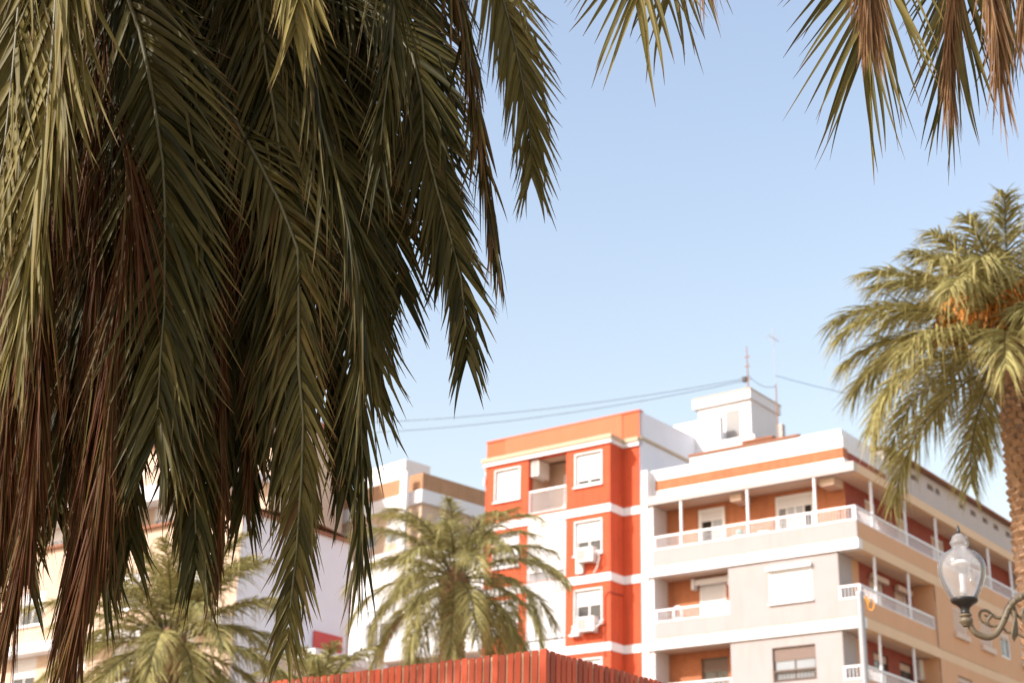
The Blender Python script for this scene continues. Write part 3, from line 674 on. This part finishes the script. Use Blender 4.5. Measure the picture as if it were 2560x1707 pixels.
for h in pw[:48]: window(PB, front(0), *h, shut=.35, d=.1, leaves=2, sill=False, pane='glass_pale')
MB().box(-11.8, -9.8, -1.4, -1.1, 25.6, 26.4).build('awning', MT['teal'], PB)

# ================================================================= slatted kiosk at the bottom of the view
KB = empty('slatted_kiosk', (.3366, 12.9956, 0), RZ); tag(KB, 'red slatted timber kiosk top in front of the palms', 'kiosk')
H = 4.066
MB().box(-6.0, -.035, .035, 6.0, 0, H-.02).build('backing', MT['batten'], KB)
MB().box(-6.0, -.03, .03, 6.0, H-.05, H-.012).build('roof', MT['batten'], KB)
rk = random.Random(5)
bm_ = [MB().box(0, .061, -.010, 0, 0, 1.6).mesh('board', MT['board']) for _ in range(1)]
for i in range(66):
    link('board', bm_[0], KB, (-.085-i*.082, .034+rk.uniform(-.006, .0), H-1.6+rk.uniform(-.006, .004)), (0, rk.uniform(-.004, .004), 0))
sb_ = MB().box(0, .010, 0, .061, 0, 1.6).mesh('board', MT['board'])
for i in range(58):
    link('board', sb_, KB, (-.034+rk.uniform(.0, .006), .014+i*.082, H-1.6+rk.uniform(-.006, .004)), (rk.uniform(-.004, .004), 0, 0))
MB().box(-.018, .002, -.002, .012, H-1.6, H+.002).build('corner_post', MT['board'], KB)
MB().box(-5.9, .0, -.06, -.0, H-1.75, H-1.62).build('skirt_rail', MT['board'], KB)

# ================================================================= steel pole with an orange cable coil
o = empty('steel_pole', (5.575, 24.37, 0)); tag(o, 'slim grey steel pole in front of the cream block corner', 'pole')
MB().tube([(0, 0, 0), (0, 0, 7.2)], [.085, .055], 12).build('shaft', MT['steel'], o)
MB().lathe([(.001, 7.24), (.05, 7.23), (.058, 7.18)], 12).build('cap', MT['steel'], o)
MB().box(-.25, .25, -.25, .25, .001, .03).build('base_plate', MT['steel'], o)
o = empty('cable_coil', (5.71, 24.28, 7.0)); tag(o, 'orange cable coil hanging near the top of the steel pole', 'cable')
q = [(.048*math.cos(a)+.012+.006*math.sin(3*a), .02*math.sin(2*a), .085*math.sin(a)) for a in [i*2*math.pi/20 for i in range(21)]]
MB().tube(q, .010, 8, cap=False).build('loop', MT['yellow'], o)
MB().tube([(-.06, 0, .13), (-.055, 0, .10), (-.045, 0, .06), (-.035, 0, .02)], [.022, .022, .016, .012], 7).build('tail', MT['yellow'], o)

# ================================================================= street lamp
LX, LY, LZ = 3.835, 12.944, 4.533
SL = empty('street_lamp', (4.95, 12.944, 0)); tag(SL, 'ornate iron street lamp with a clear urn shaped glass globe', 'street lamp')
lx = LX-4.95
m, n, l, p_ = mk('lamp glass')
n.remove(p_)
tr = n.new('ShaderNodeBsdfTransparent'); tl = n.new('ShaderNodeBsdfTranslucent'); df = n.new('ShaderNodeBsdfDiffuse'); gl = n.new('ShaderNodeBsdfGlossy')
tl.inputs[0].default_value = (.85, .83, .80, 1); df.inputs[0].default_value = (.8, .78, .76, 1); gl.inputs['Roughness'].default_value = .12
a_ = n.new('ShaderNodeMixShader'); a_.inputs[0].default_value = .5; l.new(tl.outputs[0], a_.inputs[1]); l.new(df.outputs[0], a_.inputs[2])
b_ = n.new('ShaderNodeMixShader'); b_.inputs[0].default_value = .33; l.new(tr.outputs[0], b_.inputs[1]); l.new(a_.outputs[0], b_.inputs[2])
fr_ = n.new('ShaderNodeFresnel'); fr_.inputs[0].default_value = 1.28
c_ = n.new('ShaderNodeMixShader'); l.new(fr_.outputs[0], c_.inputs[0]); l.new(b_.outputs[0], c_.inputs[1]); l.new(gl.outputs[0], c_.inputs[2])
l.new(c_.outputs[0], n['Material Output'].inputs['Surface']); MT['lamp_glass'] = m
prof = [(.100, 0), (.130, .05), (.168, .13), (.192, .21), (.199, .27), (.192, .33), (.160, .385), (.115, .415), (.080, .435), (.066, .45), (.063, .462), (.076, .475), (.080, .492), (.072, .512), (.062, .522), (.060, .535), (.048, .556), (.02, .572), (.001, .576)]
MB().lathe(prof, 36, (lx, 0, LZ)).build('globe', MT['lamp_glass'], SL)
MB().lathe([(.016, .572), (.020, .588), (.015, .61), (.006, .642), (.001, .65)], 12, (lx, 0, LZ)).build('finial', MT['iron_dark'], SL)
MB().lathe([(.001, .30), (.075, .30), (.085, .315), (.03, .345), (.001, .345)], 20, (lx, 0, LZ)).build('reflector', MT['alu'], SL)
MB().tube([(lx, 0, LZ), (lx, 0, LZ+.10)], .03, 10).tube([(lx, 0, LZ+.1), (lx, 0, LZ+.22)], [.022, .028], 10).build('bulb', MT['alu'], SL)
MB().lathe([(.001, .012), (.112, .012), (.116, 0), (.105, -.02), (.07, -.04), (.042, -.065), (.036, -.10), (.045, -.115), (.001, -.118)], 24, (lx, 0, LZ)).build('cup', MT['iron_dark'], SL)
MB().lathe([(.001, -.118), (.05, -.119), (.052, -.135), (.036, -.14), (.036, -.15), (.055, -.155), (.057, -.185), (.04, -.2), (.03, -.22)], 16, (lx, 0, LZ)).build('collar', MT['iron'], SL)
kx = .000742
def P(x, y, dy=0.): return (lx + (x-447)*kx + (y-880)*kx*.06, dy, LZ - (y-880)*kx)
def smooth_path(pts, n=5):
    pts = [Vector(p) for p in pts]; out = []
    for i in range(len(pts)-1):
        p0, p1, p2, p3 = pts[max(i-1, 0)], pts[i], pts[i+1], pts[min(i+2, len(pts)-1)]
        for j in range(n):
            t = j/n; out.append(.5*((2*p1)+(p2-p0)*t+(2*p0-5*p1+4*p2-p3)*t*t+(3*p1-p0-3*p2+p3)*t**3))
    return out+[pts[-1]]
def scroll(name, pp, r, dy=0.):
    q = smooth_path([P(x, y, dy) for x, y in pp]); k = len(q)
    rr = r if not isinstance(r, tuple) else [r[0]+(r[1]-r[0])*i/(k-1) for i in range(k)]
    return MB().tube(q, rr, 9).build(name, MT['iron'], SL)
scroll('arm', [(470, 1150), (485, 1200), (530, 1255), (640, 1293), (730, 1265), (800, 1190), (870, 1080), (920, 985), (985, 900), (1080, 835), (1180, 800), (1320, 790), (1500, 850), (1700, 960), (1905, 1100)], (.026, .034))
w = smooth_path([P(x, y) for x, y in [(850, 1110), (920, 985), (985, 900), (1080, 835), (1180, 800), (1320, 790)]], 8)
tw = MB(); pts = [Vector(v)+Vector((0, math.cos(i*.9)*.032, 0))+Vector((.4, 0, .9)).normalized()*math.sin(i*.9)*.032 for i, v in enumerate(w)]
tw.tube(smooth_path(pts, 3), .014, 7).build('twisted_leaf', MT['iron'], SL)
scroll('scroll', [(900, 1030), (850, 1065), (790, 1070), (740, 1040), (690, 995), (630, 995), (595, 1040), (600, 1100), (640, 1130), (680, 1105), (680, 1060), (650, 1045)], (.016, .008))
scroll('scroll', [(860, 1090), (810, 1135), (750, 1165), (690, 1165), (640, 1130)], (.012, .010))
for a in range(5): scroll('leaf_tip', [(720, 1050), (700-8*a, 1075+10*a), (650+12*a, 1100+16*a)], (.020, .006), -.012)
scroll('scroll', [(840, 1185), (870, 1225), (910, 1235), (950, 1200), (970, 1140)], (.012, .010))
for a in range(6): scroll('leaf_tip', [(985, 1000), (970+a*6, 1100), (925+a*14, 1230), (912+a*12, 1335-abs(a-2)*16)], (.022, .005), .008*(a-2.5))
scroll('scroll', [(1000, 940), (1010, 1010), (1040, 1060), (1090, 1075)], (.016, .008))
scroll('scroll', [(1000, 1250), (1050, 1280), (1100, 1250), (1120, 1210), (1090, 1130), (1075, 1040), (1100, 975), (1170, 935), (1260, 940), (1330, 1010), (1340, 1100), (1280, 1160), (1210, 1140), (1180, 1080), (1210, 1040)], (.012, .02))
scroll('scroll', [(1110, 1215), (1180, 1290), (1300, 1330), (1500, 1300), (1905, 1250)], (.014, .02))
MB().tube([(0, 0, .35), (0, 0, 4.0), (0, 0, 4.9)], [.09, .07, .06], 16).build('post', MT['iron'], SL)
MB().lathe([(.001, .001), (.28, .001), (.28, .12), (.2, .2), (.16, .3), (.12, .5), (.1, .6)], 20).build('base', MT['iron'], SL)
MB().lathe([(.06, 4.9), (.1, 4.95), (.07, 5.05), (.03, 5.2), (.001, 5.25)], 16).build('post_finial', MT['iron'], SL)

# ================================================================= palms
def catmull(pts, n):
    pts = np.array(pts, float); P_ = np.vstack([2*pts[0]-pts[1], pts, 2*pts[-1]-pts[-2]]); out = []
    for i in range(1, len(P_)-2):
        t = np.linspace(0, 1, 24, endpoint=False)[:, None]
        p0, p1, p2, p3 = P_[i-1], P_[i], P_[i+1], P_[i+2]
        out.append(.5*((2*p1)+(p2-p0)*t+(2*p0-5*p1+4*p2-p3)*t**2+(3*p1-p0-3*p2+p3)*t**3))
    out = np.vstack(out+[pts[-1:]])
    d = np.r_[0, np.cumsum(np.linalg.norm(np.diff(out, axis=0), axis=1))]
    s = np.linspace(0, d[-1], n)
    return np.stack([np.interp(s, d, out[:, k]) for k in range(3)], 1), d[-1]

def nrm(a): return a/np.maximum(np.linalg.norm(a, axis=-1, keepdims=True), 1e-9)

def leaflets(path, side, rng, n=60, L=.48, t0=.22, ang=(58, 28), droop=.35, w=.024, fold=.35, dry=0., dryvar=0., K=6, jit=1., twist=.5, tone=(0, 1), lift=.0, both=True, tipL=.55):
    """returns arrays V (m,K+1,3,3) and attributes for the two rows of leaflets of a frond"""
    m = len(path); T = nrm(np.gradient(path, axis=0))
    out_v, out_a = [], []
    for sg in (-1, 1):
        t = np.linspace(t0, 1, n) + rng.uniform(-.5, .5, n)*(1-t0)/n*.9
        t = np.clip(t, t0, 1); x = t*(m-1); i = np.minimum(x.astype(int), m-2); fr = (x-i)[:, None]
        B = path[i]*(1-fr)+path[i+1]*fr; Tt = nrm(T[i]*(1-fr)+T[i+1]*fr)
        Sd = nrm(side - Tt*(Tt@side)[:, None]); N = np.cross(Tt, Sd)
        a = np.radians(ang[0]+(ang[1]-ang[0])*((t-t0)/(1-t0))) * (1+jit*rng.normal(0, .13, n))
        lf = (lift+jit*rng.normal(0, .16, n))[:, None]
        D = nrm(Tt*np.cos(a)[:, None] + sg*Sd*np.sin(a)[:, None] + N*lf)
        u = (t-t0)/(1-t0)
        Ln = L*np.minimum(1, .45+u*3.2)*(1-(1-tipL)*np.maximum(0, (u-.55)/.45)**1.4)*(1+jit*rng.normal(0, .09, n))
        s = np.linspace(0, 1, K+1)[None, :, None]
        curl = rng.normal(0, 1, (n, 1, 3))*.06*jit
        sag = np.array([0, 0, -1.])[None, None]*droop*rng.uniform(.5, 1.4, (n, 1, 1))
        kink = (rng.random((n, 1, 1)) < .16*(jit > .65))*np.maximum(0, s-.5)*(np.array([0, 0, -.8])-D[:, None]*.6)
        C = B[:, None]+Ln[:, None, None]*(D[:, None]*s + sag*s**2 + curl*s**3 + kink)
        tang = nrm(np.gradient(C, axis=1))
        th = (rng.normal(0, twist, n))[:, None]
        Wd = nrm(np.cross(D, N))
        N2 = nrm(np.cross(Wd, D))
        Wr = nrm(Wd*np.cos(th)+N2*np.sin(th))[:, None]
        Wr = nrm(Wr - tang*np.sum(Wr*tang, -1, keepdims=True)); Nr = np.cross(tang, Wr)
        prof = (np.minimum(1, .45+s*5)*np.maximum(0, 1-s**1.35)**.9+.035)
        ww = (w*np.clip(rng.normal(1, .16, n), .5, 1.5))[:, None, None]*prof*.5
        V = np.stack([C-Wr*ww, C+Nr*ww*fold*2, C+Wr*ww], 2)
        A = np.zeros((n, K+1, 3, 4)); A[..., 3] = 1
        A[..., 0] = s[..., 0][..., None]
        A[..., 1] = rng.uniform(tone[0], tone[1], n)[:, None, None]
        A[..., 2] = np.clip(dry+rng.normal(0, 1, n)*dryvar, 0, 1)[:, None, None]
        out_v.append(V); out_a.append(A)
        if not both: break
    return np.concatenate(out_v), np.concatenate(out_a)

def quads(nl, K):
    b = []
    for k in range(K):
        for c in range(2): b.append((k*3+c, k*3+c+1, (k+1)*3+c+1, (k+1)*3+c))
    b = np.array(b)
    return (b[None]+(np.arange(nl)*(K+1)*3)[:, None, None]).reshape(-1, 4)

def add_frond(tree, path, side, rng, mat='leaf', rmat='rachis', r0=.022, split=False, name='frond', **kw):
    o = MB().tube(path[::2] if len(path) > 20 else path, list(np.linspace(r0, r0*.22, len(path[::2] if len(path) > 20 else path))), 6).build(name, MT[rmat], tree)
    V, A = leaflets(path, np.array(side, float), rng, **kw); K = V.shape[1]-1
    if split:
        q = quads(1, K)
        for v, a in zip(V, A): link('leaflet', np_mesh('leaflet', v.reshape(-1, 3), q, MT[mat], a.reshape(-1, 4)), o)
    else:
        tag(link('leaflets', np_mesh('leaflets', V.reshape(-1, 3), quads(len(V), K), MT[mat], A.reshape(-1, 4)), o), kind='stuff')
    return o

def arch(c, az, el, length, bend, n=26, pw=1.25):
    """a free frond leaving the crown c at azimuth az, elevation el, bending down by bend over its length"""
    s = np.linspace(0, 1, n); e = el-bend*s**pw
    st = length/(n-1); d = np.stack([np.cos(e)*math.cos(az), np.cos(e)*math.sin(az), np.sin(e)], 1)
    return np.array(c)+np.vstack([[0, 0, 0], np.cumsum(d[:-1]*st, 0)])

def trunk(tree, c, h, r, boots=True, seen=None, seed=0):
    rng = random.Random(seed); k = int(h/.14)
    pts = [(c[0]+.02*math.sin(i*.4), c[1], h*i/k) for i in range(k+1)]
    t = MB().tube(pts, [r*(1.15-.2*i/k)*(1+.03*math.sin(i*2.1)) for i in range(k+1)], 18).build('trunk', MT['bark'], tree)
    if boots:
        b = MB(); b.add([(-.06, 0, 0), (.06, 0, 0), (.045, .055, .07), (-.045, .055, .07), (-.05, 0, .115), (.05, 0, .115)], [(0,1,2,3), (3,2,5,4), (0,3,4), (1,5,2)])
        me = b.mesh('leaf_base', MT['boot']); rest = MB(); cnt = 0
        for row in range(int(h/.095)):
            for j in range(11):
                a = (j+.5*(row % 2))*2*math.pi/11+rng.uniform(-.06, .06); z = row*.095+rng.uniform(-.012, .012)
                rr = r*(1.15-.2*z/h)-.012
                if z > h-.05: continue
                M_ = Matrix.Translation((c[0]+rr*math.cos(a), c[1]+rr*math.sin(a), z)) @ Matrix.Rotation(a-math.pi/2, 4, 'Z') @ Matrix.Rotation(rng.uniform(-.15, .2), 4, 'X') @ Matrix.Scale(rng.uniform(.85, 1.2), 4)
                if seen and seen(a, z) and cnt < 290:
                    o = link('leaf_base', me, t); o.matrix_local = M_; cnt += 1
                else: rest.add([M_ @ Vector(v) for v in b.v], b.f)
        tag(rest.build('leaf_bases', MT['boot'], t), kind='stuff')
    return t

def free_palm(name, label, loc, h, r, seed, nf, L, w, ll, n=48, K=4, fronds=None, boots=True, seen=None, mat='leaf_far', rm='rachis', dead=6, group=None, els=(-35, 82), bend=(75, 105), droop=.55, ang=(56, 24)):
    t = empty(name, loc); tag(t, label, 'palm tree', group)
    rng = np.random.default_rng(seed)
    trunk(t, (0, 0), h, r, boots, seen, seed)
    MB().lathe([(r*.95, h-.35), (r*1.5, h-.05), (r*1.3, h+.2), (r*.6, h+.45), (.001, h+.55)], 16).build('crown_heart', MT['boot'], t)
    for i in range(nf):
        u = (i+.5)/nf; az = i*2.39996+rng.uniform(-.25, .25)
        el = math.radians(els[0]+(els[1]-els[0])*u**.9); 
        bd = math.radians(rng.uniform(*bend))*(1-.2*u)
        bd = min(bd, el+math.radians(86))
        ln = L*rng.uniform(.85, 1.1)*(1-.25*max(0, u-.75)/.25)
        c = (r*.6*math.cos(az), r*.6*math.sin(az), h+.05+.35*u)
        pth = arch(c, az, el, ln, bd)
        sd = np.array([-math.sin(az), math.cos(az), 0])
        add_frond(t, pth, sd, rng, mat, rm, .02, n=n, L=ll, w=w, K=K, ang=ang, droop=droop, lift=.15, dry=.0, dryvar=.12, twist=.6, tone=(.1, 1), t0=.16)
    for i in range(dead):
        az = i*2.39996+1; pth = arch((r*.7*math.cos(az), r*.7*math.sin(az), h-.1), az, math.radians(-20), L*.8, math.radians(62))
        add_frond(t, pth, [-math.sin(az), math.cos(az), 0], rng, mat, 'rachis_dry', .018, n=n, L=ll*.8, w=w*.7, K=K, ang=(30, 15), droop=.4, dry=.75, dryvar=.15)
    return t, rng

# --- palm at the right edge, with orange date stalks
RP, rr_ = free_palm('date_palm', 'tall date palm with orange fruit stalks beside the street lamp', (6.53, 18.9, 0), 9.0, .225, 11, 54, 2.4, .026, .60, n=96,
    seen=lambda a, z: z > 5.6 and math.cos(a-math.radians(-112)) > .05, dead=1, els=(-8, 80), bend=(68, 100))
for i in range(7):
    az = math.radians((-170, -140, -115, -90, -60, 170, -30)[i]); b0 = np.array([.2*math.cos(az), .2*math.sin(az), 9.45])
    st = arch(b0, az, math.radians(68-9*(i % 3)), .72, math.radians(70), 12)
    o = MB().tube(st, .02, 6).build('fruit_stalk', MT['fruit'], RP); sp = MB()
    for q in range(80):
        k = rr_.integers(6, 12); d0 = rr_.normal(0, .17, 3); e0 = st[k]+np.array([d0[0], d0[1], -rr_.uniform(.25, .5)])
        sp.tube([st[k], (st[k]+e0)/2+np.array([d0[0]*.3, d0[1]*.3, .06]), e0], .013, 4, cap=False)
    tag(sp.build('fruit_strands', MT['fruit'], o), kind='stuff')

# --- palms standing between kiosk and houses
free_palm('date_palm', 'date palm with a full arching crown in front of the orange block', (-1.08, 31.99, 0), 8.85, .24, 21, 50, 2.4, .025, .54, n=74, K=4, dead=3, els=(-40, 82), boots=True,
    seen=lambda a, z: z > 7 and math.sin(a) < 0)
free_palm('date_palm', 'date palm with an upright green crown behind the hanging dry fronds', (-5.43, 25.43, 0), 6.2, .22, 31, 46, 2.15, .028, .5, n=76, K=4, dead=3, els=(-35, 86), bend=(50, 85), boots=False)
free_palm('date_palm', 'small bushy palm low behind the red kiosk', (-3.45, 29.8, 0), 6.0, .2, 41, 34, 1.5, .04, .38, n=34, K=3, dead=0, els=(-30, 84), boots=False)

# --- the big drooping palm that fills the left of the view
NP = empty('drooping_palm', (-2.9, 6.6, 0)); tag(NP, 'large palm with a thick skirt of drooping green and dry brown fronds', 'palm tree')
base = np.array([-2.9, 6.6, 0]); crown = np.array([-2.9, 6.6, 6.7])
trunk(NP, (0, 0), 6.6, .21, True, None, 3)
rng = np.random.default_rng(7)
def hang(pts, Y, yaw, kind='green', split=False, Y1=None, **kw):
    """frond leaving the crown, arching over and hanging through the given places"""
    ys = np.linspace(Y, Y if Y1 is None else Y1, len(pts))
    P3 = [at(x, y, d) for (x, y), d in zip(pts, ys)]
    p0 = P3[0]; v = nrm(P3[0]-P3[1])
    up = p0+v*.55; c = crown+np.array([0, 0, rng.uniform(-.1, .25)])
    mid = c*.42+up*.58+np.array([0, 0, .32])
    path, ln = catmull([c, mid, up]+P3, 44)
    sd = np.array([math.cos(yaw), math.sin(yaw), 0.])
    t0 = np.clip(.9/ln, .15, .4)
    nn = int(kw.pop('dens', 37)*ln)
    d = dict(n=nn, L=.53, t0=t0, ang=(44, 19), droop=.18, w=.0235, fold=.30, dry=.0, dryvar=.05, K=8, twist=.42, tone=(0, .33), jit=.72)  # low tone paints in crown shade; sunlit fronds get raised tones
    if kind == 'dry': d.update(L=.62, ang=(9, 4), droop=.25, w=.0125, fold=.6, dry=.82, dryvar=.25, twist=1.0, jit=.55, tone=(0, .8), n=int(nn*1.6))
    if kind == 'fold': d.update(ang=(24, 12), twist=1., droop=.3, L=.44, w=.02)
    d.update(kw)
    return add_frond(NP, path-base, sd, rng, d.pop('mat', 'leaf'), 'rachis_dry' if kind == 'dry' else 'rachis', .02, split, 'dry_frond' if kind == 'dry' else 'frond', **d)

# facing fronds one can follow leaflet by leaflet
hang([(290, -120), (321, 0), (357, 107), (393, 304), (411, 446), (412, 607), (411, 768), (400, 911), (395, 1018), (388, 1090)], 5.55, -.3, tone=(.0, .42), split=True, dens=31, t0=.47, L=.57, w=.027, ang=(40, 22))
hang([(640, -60), (665, 150), (690, 300), (707, 450), (714, 607), (716, 821), (713, 1000), (722, 1120)], 5.7, -.35, tone=(.0, .36), dens=40, t0=.4, L=.55, w=.025, ang=(34, 17))
# upper ends of those two, one mass each
hang([(290, -120), (321, 0), (350, 90)], 5.57, .05, L=.5, dens=26)
hang([(640, -120), (665, 100), (690, 300)], 5.75, -.1, L=.5, dens=26)
# frond at the far left, half edge-on; sunlight put into its paler tone
hang([(150, -150), (140, 0), (126, 200), (100, 420), (72, 640), (50, 800)], 5.1, -.55, L=.55, w=.029, ang=(36, 12), tone=(.4, .85), droop=.3)
hang([(60, -150), (40, 100), (10, 380), (-30, 620)], 5.2, -.5, L=.55, w=.028, ang=(38, 18), tone=(.25, .7))
# short tip at the top, sunlight put into its bright tone
hang([(700, -260), (730, -120), (742, -20), (738, 60)], 5.15, .15, L=.46, w=.029, ang=(38, 14), tone=(.75, 1), dens=30)
# fronds along the right side of the mass
hang([(960, -120), (985, 0), (975, 150), (955, 300), (950, 420)], 5.4, .4, kind='fold', L=.42, w=.016, dens=24)
hang([(930, -100), (985, 60), (1040, 260), (1085, 480), (1112, 640)], 5.9, .0, L=.45, ang=(52, 24))
hang([(1110, -120), (1150, 20), (1185, 240), (1218, 480), (1240, 640)], 5.6, 1.2, kind='fold', L=.36, dry=.25, dryvar=.2)
hang([(1200, -150), (1262, 10), (1302, 180), (1325, 330), (1330, 430)], 6.5, -.3, L=.46, ang=(34, 18), tone=(.4, .8), w=.024)
hang([(1060, 350), (1105, 520), (1150, 680), (1163, 800), (1166, 880)], 5.75, .05, L=.40, ang=(38, 18), w=.023)
hang([(800, 300), (870, 560), (905, 760), (900, 980), (905, 1200), (898, 1400)], 5.5, 1.1, kind='fold', L=.42, dens=30)
hang([(780, 200), (850, 420), (885, 640), (905, 820), (920, 960)], 5.85, .0, L=.54, ang=(44, 20), dens=32)
hang([(860, -60), (930, 160), (965, 380), (985, 560), (1000, 720)], 5.95, .1, L=.52, ang=(44, 20), dens=32)
hang([(960, -200), (1040, 0), (1085, 180), (1110, 340)], 6.2, .1, L=.52, ang=(44, 20), dens=32)
hang([(740, 850), (758, 1050), (749, 1270), (740, 1383), (726, 1519), (716, 1600)], 5.6, .1, L=.34, ang=(36, 20), w=.020, tone=(.1, .6), dryvar=.2, dens=34)
hang([(530, 350), (565, 620), (552, 900), (540, 1100), (528, 1260)], 5.9, .7, L=.42, ang=(34, 16))
hang([(590, 100), (630, 400), (640, 700), (622, 950), (600, 1150)], 6.05, .2, L=.45, ang=(42, 20))
hang([(800, -100), (845, 120), (880, 340), (890, 520)], 6.0, .1, L=.48, ang=(46, 22))
hang([(480, 500), (470, 800), (450, 1050), (462, 1250)], 6.1, -.1, L=.42, ang=(38, 18))
hang([(330, 900), (310, 1150), (325, 1350)], 5.8, .3, L=.42, ang=(30, 16))
hang([(190, 600), (172, 850), (160, 1050), (165, 1200)], 5.95, .2, L=.5, ang=(34, 16))
hang([(80, 900), (120, 1100), (135, 1260)], 6.1, .2, L=.46, ang=(34, 16))
hang([(250, 700), (262, 1000), (270, 1250), (255, 1450)], 5.85, -.2, L=.44, ang=(30, 15))
hang([(455, 700), (470, 1000), (486, 1230), (492, 1400)], 5.75, -.1, L=.42, ang=(34, 16))
hang([(600, 800), (618, 1050), (612, 1250)], 6.0, -.1, L=.42, ang=(34, 16))
hang([(30, 900), (45, 1200), (60, 1420)], 5.95, .1, L=.44, ang=(30, 15))
hang([(820, 850), (850, 1050), (862, 1220)], 6.0, .2, L=.40, ang=(30, 14))
# dry fronds hanging straight down
for pts, Y, k in [
    ([(262, 250), (258, 600), (240, 950), (215, 1200), (170, 1480)], 5.7, {}),
    ([(300, 700), (285, 950), (262, 1180), (225, 1400), (185, 1600)], 5.6, {}),
    ([(120, 500), (105, 800), (98, 1000), (84, 1200), (30, 1500)], 5.6, {}),
    ([(30, 700), (22, 950), (18, 1150), (-10, 1420)], 5.7, {}),
    ([(215, 150), (205, 500), (190, 800), (170, 1050)], 5.95, {}),
    ([(556, 700), (550, 1000), (556, 1200), (540, 1400)], 5.8, dict(L=.40, w=.013)),
    ([(640, 850), (628, 1050), (622, 1180)], 5.9, dict(L=.36, w=.012)),
    ([(330, 900), (318, 1080), (300, 1250)], 5.85, dict(L=.5)),
]: hang(pts, Y, rng.uniform(0, 3), kind='dry', **k)
# dark inner fronds closing the skirt
for i in range(19):
    x = rng.uniform(-120, 930); top = rng.uniform(-200, 250); ln = rng.uniform(650, 1050)
    if x > 700: ln *= .75
    bot = top+ln; lean = rng.uniform(-60, 60)
    hang([(x-90, top), (x-20+lean*.2, top+ln*.3), (x+20+lean*.6, top+ln*.65), (x+lean, bot)], rng.uniform(6.1, 7.2), rng.uniform(-.5, .5), L=.46, ang=(48, 22), dryvar=.1)
# the rest of the crown, out of the picture overhead
for i in range(26):
    az = math.radians(i*137.5); dg = math.degrees(az) % 360
    if 165 < dg < 265 and i % 5: continue
    if 250 < (math.degrees(az) % 360) < 340: el, bend = math.radians(rng.uniform(35, 60)), math.radians(rng.uniform(30, 50))
    else: el, bend = math.radians(rng.uniform(10, 75)), math.radians(rng.uniform(50, 80))
    add_frond(NP, arch((0, 0, 6.9), az, el, rng.uniform(2.6, 3.3), bend), [-math.sin(az), math.cos(az), 0], rng, n=56, L=.45, w=.026, K=3, ang=(60, 28), droop=.2, lift=.15)

# --- second palm, its trunk beyond the right edge, frond ends hanging into the top of the view
OP = empty('overhanging_palm', (4.9, 4.6, 0)); tag(OP, 'palm whose frond tips hang into the sky above the cream block', 'palm tree')
trunk(OP, (0, 0), 7.2, .2, True, None, 5)
base = np.array([4.9, 4.6, 0]); crown = np.array([4.9, 4.6, 7.4]); NPk = NP; NP = OP
hang([(1640, -420), (1612, -200), (1600, -90), (1594, -15)], 5.3, .0, split=True, L=.52, w=.027, ang=(46, 12), t0=.89, n=16, tipL=.85, tone=(.3, .8), droop=.1, jit=.6)
hang([(1700, -420), (1690, -220), (1684, -90), (1680, -40)], 5.4, .1, L=.46, w=.023, ang=(44, 12), t0=.9, n=12, tipL=.85, tone=(.3, .8), droop=.1, jit=.6)
hang([(1720, -420), (1740, -220), (1762, -60)], 4.6, .2, kind='dry', L=.36, n=26, dry=.4, t0=.8, w=.009, mat='leaf_dry', ang=(16, 8))
hang([(2230, -350), (2195, -150), (2172, 0), (2165, 90), (2158, 130)], 5.3, .05, split=True, L=.60, w=.024, ang=(44, 10), t0=.82, n=24, tipL=.85, droop=.1, tone=(.2, .7), jit=.6)
hang([(2420, -300), (2400, -100), (2385, 60), (2378, 160)], 5.5, .4, split=True, L=.54, w=.024, ang=(36, 8), t0=.82, n=26, tipL=.85, droop=.1, tone=(.15, .6), jit=.6)
hang([(2170, -500), (2168, -250), (2172, -60), (2176, 20)], 4.0, .3, kind='dry', L=.36, dens=36, ang=(14, 7), dry=.4, mat='leaf_dry', w=.011, t0=.75)
hang([(2440, -500), (2460, -200), (2490, 50), (2500, 170)], 3.9, .4, kind='dry', L=.38, dens=40, ang=(16, 8), dry=.4, mat='leaf_dry', w=.011)
hang([(2560, -400), (2540, -150), (2525, 0), (2515, 90)], 5.6, .3, L=.5, w=.022, ang=(36, 8), t0=.76, n=30, droop=.1, tone=(.15, .6), jit=.6)
hang([(2560, -500), (2575, -200), (2560, 60), (2590, 120)], 3.9, .2, kind='dry', L=.38, dens=40, ang=(16, 8), dry=.4, mat='leaf_dry', w=.011)
hang([(2400, -500), (2390, -200), (2378, 60), (2374, 200)], 4.2, .6, kind='dry', L=.36, dens=36, ang=(14, 7), dry=.4, mat='leaf_dry', w=.011)
for i in range(16):
    az = math.radians(i*137.5)
    if 120 < (math.degrees(az) % 360) < 260: continue
    add_frond(OP, arch((0, 0, 7.4), az, math.radians(rng.uniform(20, 75)), 3.0, math.radians(rng.uniform(50, 80))), [-math.sin(az), math.cos(az), 0], rng, n=50, L=.45, w=.026, K=3, ang=(60, 28), droop=.2, lift=.15)

# --- an added palm, unseen to the left, placed to throw broken shade on the kiosk
free_palm('shade_palm', 'unseen palm added left of the drooping one to shade the kiosk', (-7.0, 10.6, 0), 8.2, .22, 61, 34, 3.0, .03, .5, n=50, K=3, dead=0, els=(-10, 84), boots=False, mat='leaf')
